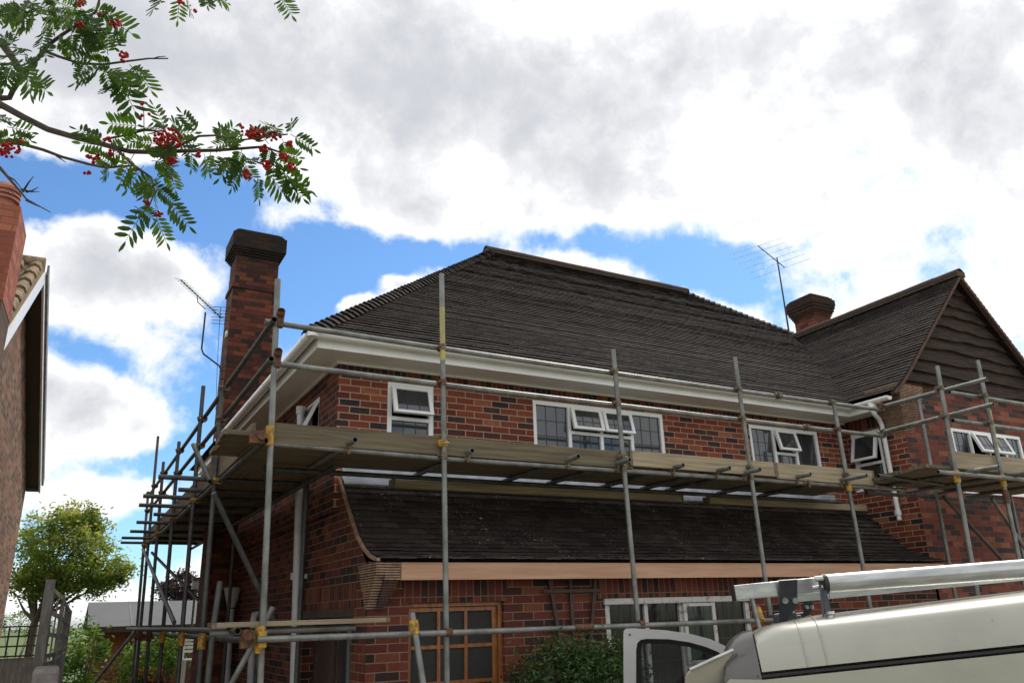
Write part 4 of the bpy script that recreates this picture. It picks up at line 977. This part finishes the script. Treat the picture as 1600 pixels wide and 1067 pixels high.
mb = MB(); mb.prism([(bb.x-.1, bb.y-.1, bb.z+.09), (bb.x+.1, bb.y-.1, bb.z+.09), (bb.x+.07, bb.y-.1, bb.z+.14), (bb.x-.07, bb.y-.1, bb.z+.14)], (0, .2, 0)); mb.build('lid', 'dark_wood', bx_)
MB().tube([(bb.x, bb.y, GZ), (bb.x, bb.y, bb.z-.11)], .025, 8).build('post', 'bark', bx_)
wb_ = at(303, 1020, 15.5); wo = thing('garden_bench', 'white slatted garden bench glimpsed behind the scaffold poles', 'bench', (wb_.x, wb_.y, GZ))
mb = MB()
for i in range(5): mb.box(wb_.x-.2, wb_.x+.35, wb_.y-.01, wb_.y+.01, wb_.z+.02+i*.07, wb_.z+.065+i*.07)
mb.build('backrest', 'upvc', wo)
for sx in (-.22, .36): B(wb_.x+sx, wb_.x+sx+.04, wb_.y-.02, wb_.y+.02, GZ, wb_.z+.38).build('leg', 'upvc', wo)
B(wb_.x-.2, wb_.x+.36, wb_.y-.4, wb_.y-.02, wb_.z-.12, wb_.z-.09).build('seat', 'upvc', wo)
for sx in (-.22, .36): B(wb_.x+sx, wb_.x+sx+.04, wb_.y-.42, wb_.y-.38, GZ, wb_.z-.09).build('leg', 'upvc', wo)
# bush by the window
bc = onY(915, 1070, 6.28)
bush = thing('evergreen_bush', 'dense rounded evergreen bush below the old ground floor window', 'bush', (bc.x, bc.y, GZ))
MB().tube([(bc.x, bc.y, GZ), (bc.x, bc.y, bc.z)], [.06, .03], 8).build('stem', 'bark', bush)
mb = MB()
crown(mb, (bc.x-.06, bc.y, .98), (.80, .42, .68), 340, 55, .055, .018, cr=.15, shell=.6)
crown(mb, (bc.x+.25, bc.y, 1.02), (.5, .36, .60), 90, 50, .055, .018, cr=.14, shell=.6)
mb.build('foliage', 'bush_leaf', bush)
mb = MB(); mb.ball((bc.x+.05, bc.y+.05, .85), .42, 14, 9); q = mb.build('inner_foliage', 'bush_leaf', bush)

# ================================================================ van
ex = (at(1600, 1012, 2.72)-at(1192, 1055, 2.9)).normalized(); ez = (V((0, 0, 1))-ex*ex.z).normalized(); ey = ez.cross(ex); ey, ez = (ey*math.cos(R(1.8))-ez*math.sin(R(1.8))).normalized(), (ez*math.cos(R(1.8))+ey*math.sin(R(1.8))).normalized()
VO = at(1192, 1055, 2.9)
vm_ = Matrix((ex, ey, ez)).transposed().to_4x4()
VAN = thing('parked_van', 'silver van with roof rack parked before the house, cab door open', 'van', VO, None, vm_)
T2 = MW[VAN.name]
def VB(mb_): mb_.v = [T2 @ p for p in mb_.v]; return mb_
LEN = 3.6; WID = 1.72
# roof skin: sections along x
def roof_sec(x):
    f_ = min(1, max(0, (x-.10)/.16)); f_ = f_*f_*(3-2*f_)
    crn = .012*f_; dip = -.03*max(0, (.12-x)/.12)**2
    pts = [(0.0, .012), (.002, .05), (.012, .10), (.035, .14+dip), (.075, .163+dip), (.14, .172+dip), (.20, .175+dip+crn*.5), (.27, .176+crn+dip), (.5, .176+crn+dip), (WID/2, .176+crn+dip)]
    return pts+[(WID-a, b2) for a, b2 in reversed(pts[:-1])]
xs = [0, .04, .08, .12, .16, .2, .26, .35, .6, 1.2, 2, 2.8, LEN]
mb = MB(); secs = [[V((x, a, b2)) for a, b2 in roof_sec(x)] for x in xs]; n_ = len(secs[0])
mb.add([p for s2 in secs for p in s2], [(i*n_+j, (i+1)*n_+j, (i+1)*n_+j+1, i*n_+j+1) for i in range(len(xs)-1) for j in range(n_-1)], True)
VB(mb).build('roof', 'van', VAN)
mb = MB()   # raised joint across the roof side
for x in (.165, .235):
    s2 = roof_sec(x); mb.tube([V((x, a-.001, b2)) for a, b2 in s2[:9]], .0035, 6)
VB(mb).build('roof_seam', 'van', VAN)
mb = MB(); mb.box(-.02, LEN, .004, .03, -.007, .003); mb.box(-.02, LEN, WID-.03, WID-.004, -.009, .006); VB(mb).build('drip_rail', 'rubber', VAN)
# body sides, rear, front
def side_poly(y): return [(.0, y, -.014), (LEN, y, -.014), (LEN, y, -1.5), (2.95, y, -1.5), (2.8, y, -1.2), (2.45, y, -1.2), (2.3, y, -1.5), (-.55, y, -1.5), (-.7, y, -1.2), (-1.05, y, -1.2), (-1.2, y, -1.5), (-1.45, y, -1.45), (-1.5, y, -1.0), (-1.35, y, -.72), (-.86, y, -.60), (-.12, y, .0)]
mb = MB(); mb.prism(side_poly(-.004), (0, .04, 0)); mb.prism(side_poly(WID-.036), (0, .04, 0)); mb.box(LEN-.04, LEN, .036, WID-.036, -1.5, -.014)
mb.prism([(-1.5, .036, -1.0), (-1.45, .036, -1.45), (-1.4, .036, -1.45), (-1.44, .036, -.98)], (0, WID-.072, 0)); mb.prism([(-1.35, .036, -.72), (-1.5, .036, -1.0), (-1.44, .036, -.98), (-1.32, .036, -.76)], (0, WID-.072, 0)); mb.prism([(-.86, .036, -.60), (-1.35, .036, -.72), (-1.32, .036, -.76), (-.86, .036, -.64)], (0, WID-.072, 0))
mb.box(-1.4, LEN-.05, .04, WID-.04, -1.45, -1.40)
VB(mb).build('body', 'van', VAN)
mb = MB(); mb.prism([(-.86, .06, -.60), (-.10, .06, .05), (-.10, .06, .07), (-.87, .06, -.58)], (0, WID-.12, 0)); VB(mb).build('windscreen', 'glass', VAN)
mb = MB(); mb.prism([(-.62, -.008, -.50), (-.30, -.008, -.19), (.62, -.008, -.19), (.62, -.008, -.62), (-.55, -.008, -.62)], (0, .004, 0)); VB(mb).build('side_window', 'glass', VAN)
# dark moulded cab corner in front of the roof side
mb = MB(); secs = []
for k_ in range(7):
    a = k_/6*math.pi/2; x = -.006-.135*math.sin(a); sc_ = 1-.0*k_
    hh = .150*math.cos(a)**.75 if k_ < 6 else 0
    secs.append([V((x, .002+.02*math.sin(a), -.02)), V((x, .004+.02*math.sin(a), .012+hh*.25)), V((x, .02+.03*math.sin(a), .01+hh*.72)), V((x, .06+.04*math.sin(a), .01+hh*.95)), V((x, .16+.02*math.sin(a), .012+hh)), V((x, .5, .01+hh*.92)), V((x, WID/2, .01+hh*.85)), V((x, WID-.15, .0+hh*.7)), V((x, WID-.01, -.02))])
n_ = len(secs[0]); mb.add([p for s2 in secs for p in s2], [(i*n_+j, i*n_+j+1, (i+1)*n_+j+1, (i+1)*n_+j) for i in range(6) for j in range(n_-1)], True)
mb.prism([(-.006, .0, -.022), (-.141, .02, -.022), (-.17, .02, -.16), (-.006, .0, -.16)], (0, .03, 0))
cabo = VB(mb).build('cab_panel', 'van_d', VAN)
# silver front corner of the cab below the dark panel
mb = MB(); mb.prism([at(*q, 2.98) for q in ((1146, 1016), (1080, 1045), (1073, 1050), (1070, 1058), (1070, 1110), (1150, 1110))], ey*.5); mb.build('wing_panel', 'van', VAN, bevel=.008)
mb = MB(); mb.tube([at(1146, 1015, 2.97), at(1078, 1046, 2.97)], .007, 8); mb.build('pillar', 'alu', VAN)
for x in (-.88, 2.62):
    for y in (.09, WID-.09):
        mb = MB(); mb.tube([(x, y-.1, -1.47), (x, y+.1, -1.47)], .31, 24); w_ = VB(mb).build('wheel', 'tyre', VAN)
        mb = MB(); mb.tube([(x, y-.105, -1.47), (x, y+.105, -1.47)], .19, 18); VB(mb).build('rim', 'alu', w_)
# open far-side door (front edge hidden behind the cab)
dd = 4.55
def DP(px, py, k_=0): return at(px, py, dd+k_)
outer = [(975, 1180), (974, 1000), (974.5, 985), (978, 981.5), (990, 981), (1040, 984), (1080, 990), (1110, 998), (1132, 1008), (1150, 1020), (1185, 1048), (1230, 1090), (1232, 1180)]
inner = [(994, 1180), (994, 1015), (996, 1004), (1001, 999), (1010, 997.5), (1045, 998), (1078, 1003), (1103, 1010), (1122, 1018), (1136, 1028), (1168, 1052), (1205, 1092), (1206, 1180)]
mb = MB()
n_ = len(outer)
fo_, fi_, bo_, bi_ = [DP(*p) for p in outer], [DP(p[0], p[1], .004) for p in inner], [DP(*p, .05) for p in outer], [DP(*p, .05) for p in inner]
mb.add(fo_+fi_+bo_+bi_, [(i, i+1, n_+i+1, n_+i) for i in range(n_-1)]+[(2*n_+i, 3*n_+i, 3*n_+i+1, 2*n_+i+1) for i in range(n_-1)]+[(i, 2*n_+i, 2*n_+i+1, i+1) for i in range(n_-1)]+[(n_+i, n_+i+1, 3*n_+i+1, 3*n_+i) for i in range(n_-1)])
mb.add([DP(975, 1180), DP(1232, 1180), DP(1232, 1560), DP(975, 1560), DP(975, 1180, .05), DP(1232, 1180, .05), DP(1232, 1560, .05), DP(975, 1560, .05)], [(0, 3, 2, 1), (4, 5, 6, 7), (0, 4, 7, 3), (1, 2, 6, 5)])
M['van_lit'] = paint('lit_silver_paint', (.66, .665, .66), .35, .2); M['van_lit'].node_tree.nodes['Principled BSDF'].inputs['Metallic'].default_value = 0; dob = mb.build('door', 'van_lit', VAN)  # van paint lightened: sky light on the door is put into the colour
mb = MB(); i2 = [(p[0]+8*(1 if p[0] < 1010 else (-.6 if p[0] > 1100 else 0)), p[1]+(7.5 if p[1] < 1100 and p[0] > 996 else 0)) for p in inner]
a_, b2 = [DP(p[0], p[1], .003) for p in inner], [DP(p[0], p[1], .01) for p in i2]
mb.add(a_+b2, [(i, i+1, n_+i+1, n_+i) for i in range(n_-1)]); mb.build('window_seal', 'rubber', dob)
mb = MB(); mb.tube([DP(984, 991, -.004), DP(984, 991, .01)], .006, 8); mb.build('bolt', 'rubber', dob)
# clear side glass
Mg, t, b = base('clear_side_glass'); tn = t.n('ShaderNodeBsdfTransparent'); tn.inputs[0].default_value = (.42, .45, .45, 1); gl = t.n('ShaderNodeBsdfGlossy'); gl.inputs['Roughness'].default_value = .03
mx = t.n('ShaderNodeMixShader'); mx.inputs[0].default_value = .10; t.L(tn.outputs[0], mx.inputs[1]); t.L(gl.outputs[0], mx.inputs[2]); t.L(mx.outputs[0], [n for n in Mg.node_tree.nodes if n.type == 'OUTPUT_MATERIAL'][0].inputs[0])
mb = MB(); mb.add([DP(p[0], p[1], .02) for p in inner], [tuple(range(n_))]); mb.build('pane', Mg, dob)
# roof rack
rk = MB()
rk.tube([at(1289, 911.5, 3.2), at(1640, 885.5, 3.05)], .0365, 20)
rack = rk.build('roof_rack', 'alu', VAN); rack['label'] = 'long aluminium tube on brackets'
a, b_ = at(1146, 926, 3.32), at(1300, 911, 3.32)
mb = MB(); mb.beam(a, b_, .055, .060); mb.build('rack_bar', 'alu', rack, bevel=.003)
mb = MB(); mb.beam(a+(a-b_).normalized()*.004, a, .06, .066); mb.build('end_cap', 'rubber', rack)
mb = MB(); mb.beam(at(1240, 934, 3.55), at(1640, 896, 3.5), .05, .035); mb.beam(at(1296, 930, 3.42), at(1640, 899, 3.36), .02, .018); mb.build('rack_bar', 'alu', rack)
mb = MB(); mb.tube([at(1284.5, 912, 3.2), at(1291, 911.5, 3.2)], .0395, 20); mb.build('end_cap', 'rubber', rack)
def bracket(px, py, dep, s_):
    pts = [(0, 0), (28, -2), (28, 37), (2, 80), (1, 60)]; P_ = [at(px+a2*s_, py+c2*s_, dep) for a2, c2 in pts]
    mb_ = MB(); mb_.prism(P_, fw*.012); o = mb_.build('rack_bracket', 'black_pl', rack)
    mb_ = MB()
    for bx2 in (8, 24):
        c2 = at(px+bx2*s_, py+30*s_, dep); mb_.tube([c2-fw*.010, c2+fw*.002], .0125*s_**.5, 12); mb_.tube([c2-fw*.018, c2-fw*.008], .007, 6)
    mb_.build('rack_bolt', 'alu', rack)
bracket(1218, 907, 3.27, 1); bracket(1256, 932, 3.6, .5)
mb = MB(); mb.beam(at(1287, 924, 3.16), at(1296, 966, 3.05), .022, .016); mb.beam(at(1280, 905, 3.19), at(1287, 962, 3.05), .008, .006); mb.build('rack_bracket', 'black_pl', rack)
mb = MB()
for z_, r_ in ((957, .017), (963, .012), (967, .016)): c2 = at(1297, z_, 3.03); mb.tube([c2-ez*.005, c2+ez*.005], r_, 10)
c2 = at(1278, 904, 3.18); mb.tube([c2-ex*.012, c2+ex*.02], .012, 8); c2 = at(1274, 918, 3.18); mb.tube([c2-ex*.01, c2+ex*.03], .009, 8)
mb.build('rack_bolt', 'alu', rack)
mb = MB()
for k_ in range(6): c2 = at(1228+k_*6, 968+(k_ % 3)*5, 3.5+.06*k_); mb.obox(c2, ex*.05, ey*.06, (ez+ex*.3*((k_ % 2)-.5))*.03)
mb.build('rack_foot', 'black_pl', rack, bevel=.01)

# ================================================================ rowan branch overhead
random.seed(21)
Z = 2.6674
def pz(x, y, dep): return at(x/Z, y/Z, dep)
rowb = V((-1.9, 2.6, GZ))
row = thing('rowan_tree', 'rowan branches with red berry clusters hanging into the top left', 'tree', rowb)
hub = at(-260, 130, 2.6)
MB().tube([rowb, rowb.lerp(hub, .5)+V((-.1, .05, 0)), hub], [.09, .07, .045], 12).build('trunk', 'bark', row)
def br(pts, r0_, r1_, d0, d1, twigs=True):
    P_ = [pz(x, y, d0+(d1-d0)*i/(len(pts)-1)+random.uniform(-.01, .01)) for i, (x, y) in enumerate(pts)]
    MB().tube(P_, [r0_+(r1_-r0_)*i/(len(P_)-1) for i in range(len(P_))], 8).build('branch', 'bark', row)
MB().tube([hub, pz(-300, 330, 2.45), pz(0, 440, 2.3)], [.045, .022, .011], 10).build('branch', 'bark', row)
MB().tube([hub, pz(-250, 200, 2.5), pz(0, 180, 2.4)], [.03, .02, .012], 10).build('branch', 'bark', row)
MB().tube([hub, pz(-250, 560, 2.5), pz(0, 700, 2.3)], [.03, .014, .005], 10).build('branch', 'bark', row)
MB().tube([pz(-250, 560, 2.5), pz(90, 600, 2.4)], [.014, .006], 10).build('branch', 'bark', row)
MB().tube([hub, at(-60, -120, 2.5), at(180, -90, 2.45), at(450, -60, 2.4)], [.03, .02, .014, .006], 10).build('branch', 'bark', row)
br([(0, 435), (100, 490), (200, 540), (320, 575), (420, 600), (540, 632), (640, 635), (760, 630), (900, 627), (1000, 620), (1100, 612), (1180, 640)], .0105, .0028, 2.3, 2.2)
br([(700, 632), (770, 595), (830, 568), (900, 565), (1000, 585), (1120, 570), (1200, 560)], .004, .002, 2.22, 2.15)
br([(430, 582), (520, 565), (600, 545), (690, 548)], .0035, .002, 2.28, 2.2)
br([(480, 618), (550, 685), (630, 740), (645, 800), (620, 865)], .0045, .0018, 2.26, 2.2)
br([(90, 600), (180, 625), (260, 655), (370, 685), (440, 700), (560, 690)], .0055, .003, 2.4, 2.3)
br([(235, 650), (275, 678)], .003, .001, 2.4, 2.38)
br([(0, 410), (40, 408), (55, 375), (100, 310), (160, 240), (200, 190), (260, 145), (330, 100), (400, 50), (420, -20)], .009, .003, 2.4, 2.3)
br([(190, 215), (240, 235), (330, 265), (430, 270), (540, 255), (620, 245), (700, 245)], .005, .0018, 2.35, 2.25)
br([(640, 245), (660, 238), (690, 236)], .002, .001, 2.26, 2.25)
br([(0, 170), (50, 240), (100, 310)], .012, .008, 2.4, 2.38)
br([(0, 700), (60, 770), (110, 830), (210, 885)], .005, .0012, 2.3, 2.2)
for q in ([(95, 800), (120, 760), (140, 735)], [(110, 800), (135, 795), (160, 780)], [(90, 790), (130, 800), (165, 800)], [(110, 835), (150, 855), (185, 870)], [(30, 735), (60, 750), (100, 800)]): br(q, .0035, .0008, 2.28, 2.24)
br([(600, 560), (600, 480), (595, 440)], .0015, .0008, 2.22, 2.2)
LEAVES = [(1210,560,1325,620),(1213,550,1210,497),(1190,565,1110,500),(1060,570,1165,515),(1150,700,1300,800),(1170,740,1270,820),(1120,670,1265,690),(1075,730,1070,832),(1000,690,958,792),(960,660,890,700),(1000,650,903,745),(1100,700,1190,812),(880,630,850,725),(800,640,790,712),(940,600,915,515),(900,580,990,518),(830,560,750,455),(770,565,700,500),(690,540,640,415),(690,550,590,505),(600,530,430,508),(440,595,305,522),(450,612,318,590),(560,640,480,770),(600,690,520,792),(700,660,692,745),(700,690,735,800),(650,770,590,805),(620,855,500,1010),(560,860,640,905),(645,890,690,1012),(690,830,803,950),(650,780,740,852),(490,700,400,640),(455,700,420,735),(750,600,655,640),(650,600,560,585),(700,560,820,545),(850,640,870,720),(1010,620,980,700),(1120,600,1050,520),(1180,640,1225,700),(1150,640,1250,650),(930,620,1000,560),
 (430,270,295,345),(400,250,285,235),(430,280,462,380),(480,300,572,462),(510,330,490,410),(540,270,642,375),(520,290,622,312),(450,230,440,140),(430,200,370,130),(262,150,255,212),(300,130,290,215),(330,160,400,192),(100,260,125,395),(100,230,0,205),(60,240,10,372),(160,60,40,112),(120,50,0,62),(200,60,180,122),(220,50,150,8),(300,50,240,112),(350,60,410,172),(420,60,548,128),(380,40,482,62),(60,0,30,62),(140,20,105,112),(0,150,48,168),(40,560,140,592),(30,530,132,545),(-40,480,60,500),(-30,600,45,560),(360,100,330,192),(280,20,355,-20),(100,0,180,52),(340,230,420,215),(360,270,330,330),(450,280,520,330),(200,40,290,70),(250,90,200,60),(320,70,370,20),(170,250,100,270),(130,290,60,330),(330,120,400,110),(90,40,140,0),(20,20,-40,60),(250,20,200,-20),(420,120,480,180),(470,180,520,130),(380,200,340,240),(60,190,10,150),(20,260,-20,330),(110,330,180,345),
 (700,-25,622,38),(750,-15,738,88),(770,-25,790,60),(850,-30,868,22),(970,-25,850,0),(890,-15,950,14),(1160,-15,1220,52),(690,-20,640,-10)]
lf_ = MB()
def compound(p, q, twist=None):
    d_ = q-p; L_ = d_.length; d_ = d_/L_
    n_ = (-fw+V((random.gauss(0, .35), random.gauss(0, .35), random.gauss(0, .35)+.25))).normalized(); n_ = (n_-d_*n_.dot(d_)).normalized()
    s_ = d_.cross(n_); k_ = random.choice((5, 6, 6, 7)); ll = max(.026, min(.047, L_*.33)); tone = random.uniform(.05, .7); droop = random.uniform(.02, .12)
    P_ = lambda t_: p+d_*(L_*t_*.88)-n_*droop*L_*t_*t_+V((0, 0, -.05*L_*t_*t_))
    lf_.tube([P_(0), P_(.33), P_(.66), P_(1)], [.0011, .001, .0009, .0006], 4, cap=False)
    for i in range(k_+1):
        t_ = .22+.78*i/k_
        for sg in ((-1, 1) if i < k_ else (0,)):
            l2 = ll*(.78+.35*math.sin(math.pi*min(1, .15+t_*.75)))*random.uniform(.9, 1.08)
            dir_ = (s_*sg*random.uniform(.8, .95)+d_*(.55 if sg else 1)+n_*random.uniform(-.25, .12)).normalized()
            w2 = l2*random.uniform(.26, .32); sd2 = dir_.cross(n_).normalized(); b0_ = P_(t_); fold = n_*w2*.18
            rn_ = min(1, max(0, tone+random.uniform(-.15, .15)))
            vs = [b0_, b0_+dir_*l2*.28+sd2*w2*.42-fold, b0_+dir_*l2*.62+sd2*w2*.5-fold, b0_+dir_*l2*.88+sd2*w2*.24, b0_+dir_*l2-n_*l2*.06, b0_+dir_*l2*.88-sd2*w2*.24, b0_+dir_*l2*.62-sd2*w2*.5-fold, b0_+dir_*l2*.28-sd2*w2*.42-fold, b0_+dir_*l2*.45]
            lf_.add(vs, [(0, 1, 8), (1, 2, 8), (2, 3, 4, 8), (0, 8, 7), (8, 6, 7), (8, 4, 5, 6)], rn=rn_)
for x0_, y0_, x1_, y1_ in LEAVES:
    dz = random.uniform(2.12, 2.34); compound(pz(x0_, y0_, dz), pz(x1_, y1_, dz+random.uniform(-.06, .06)))
for (cx, cy, rx, ry, n_) in ((640, 620, 110, 60, 9), (1080, 620, 110, 60, 9), (640, 720, 70, 60, 8), (200, 90, 150, 80, 14), (380, 130, 80, 80, 6), (60, 260, 60, 70, 6), (480, 290, 60, 50, 4)):
    for i in range(n_):
        x, y = cx+random.uniform(-rx, rx), cy+random.uniform(-ry, ry); a = random.uniform(0, 6.28); l2 = random.uniform(70, 120); dz = random.uniform(2.15, 2.4)
        compound(pz(x, y, dz), pz(x+math.cos(a)*l2, y+abs(math.sin(a))*l2*.9-15, dz+random.uniform(-.08, .08)))
lf_.build('foliage', 'rowan_leaf', row)
BER = [(700,580,62,44,95),(1065,555,42,26,40),(1140,565,30,24,22),(1100,622,18,16,12),(1182,655,22,16,14),(1218,692,20,18,16),(1112,688,18,20,14),(1030,728,18,18,14),(825,645,14,10,7),(715,668,24,18,16),(390,655,28,26,20),(465,640,12,14,7),(362,720,18,8,6),(30,625,52,32,46),(480,100,24,18,16),(515,238,18,24,14),(335,105,20,14,12),(610,845,14,10,6),(662,892,16,18,9),(588,485,6,14,4),(596,432,7,7,2),(622,476,6,5,1),(1005,535,9,16,6),(335,15,16,14,9),(425,58,20,14,9),(752,10,14,9,6),(812,45,7,5,2),(440,582,24,10,9),(90,590,10,8,5),(1205,600,12,14,8)]
for cx, cy, rx, ry, n_ in BER:
    mb = MB(); c0 = pz(cx, cy, 2.17)
    for i in range(n_):
        a = random.uniform(0, 6.28); r_ = random.random()**.6; dz = 2.17+random.uniform(-.03, .03)*(rx/40)
        p = pz(cx+math.cos(a)*rx*r_, cy+math.sin(a)*ry*r_, dz); mb.ball(p, random.uniform(.0038, .0050), 8, 6)
    mb.build('berry_cluster', 'berry', row)
S.cycles.use_denoising = True
S.cycles.max_bounces = 6
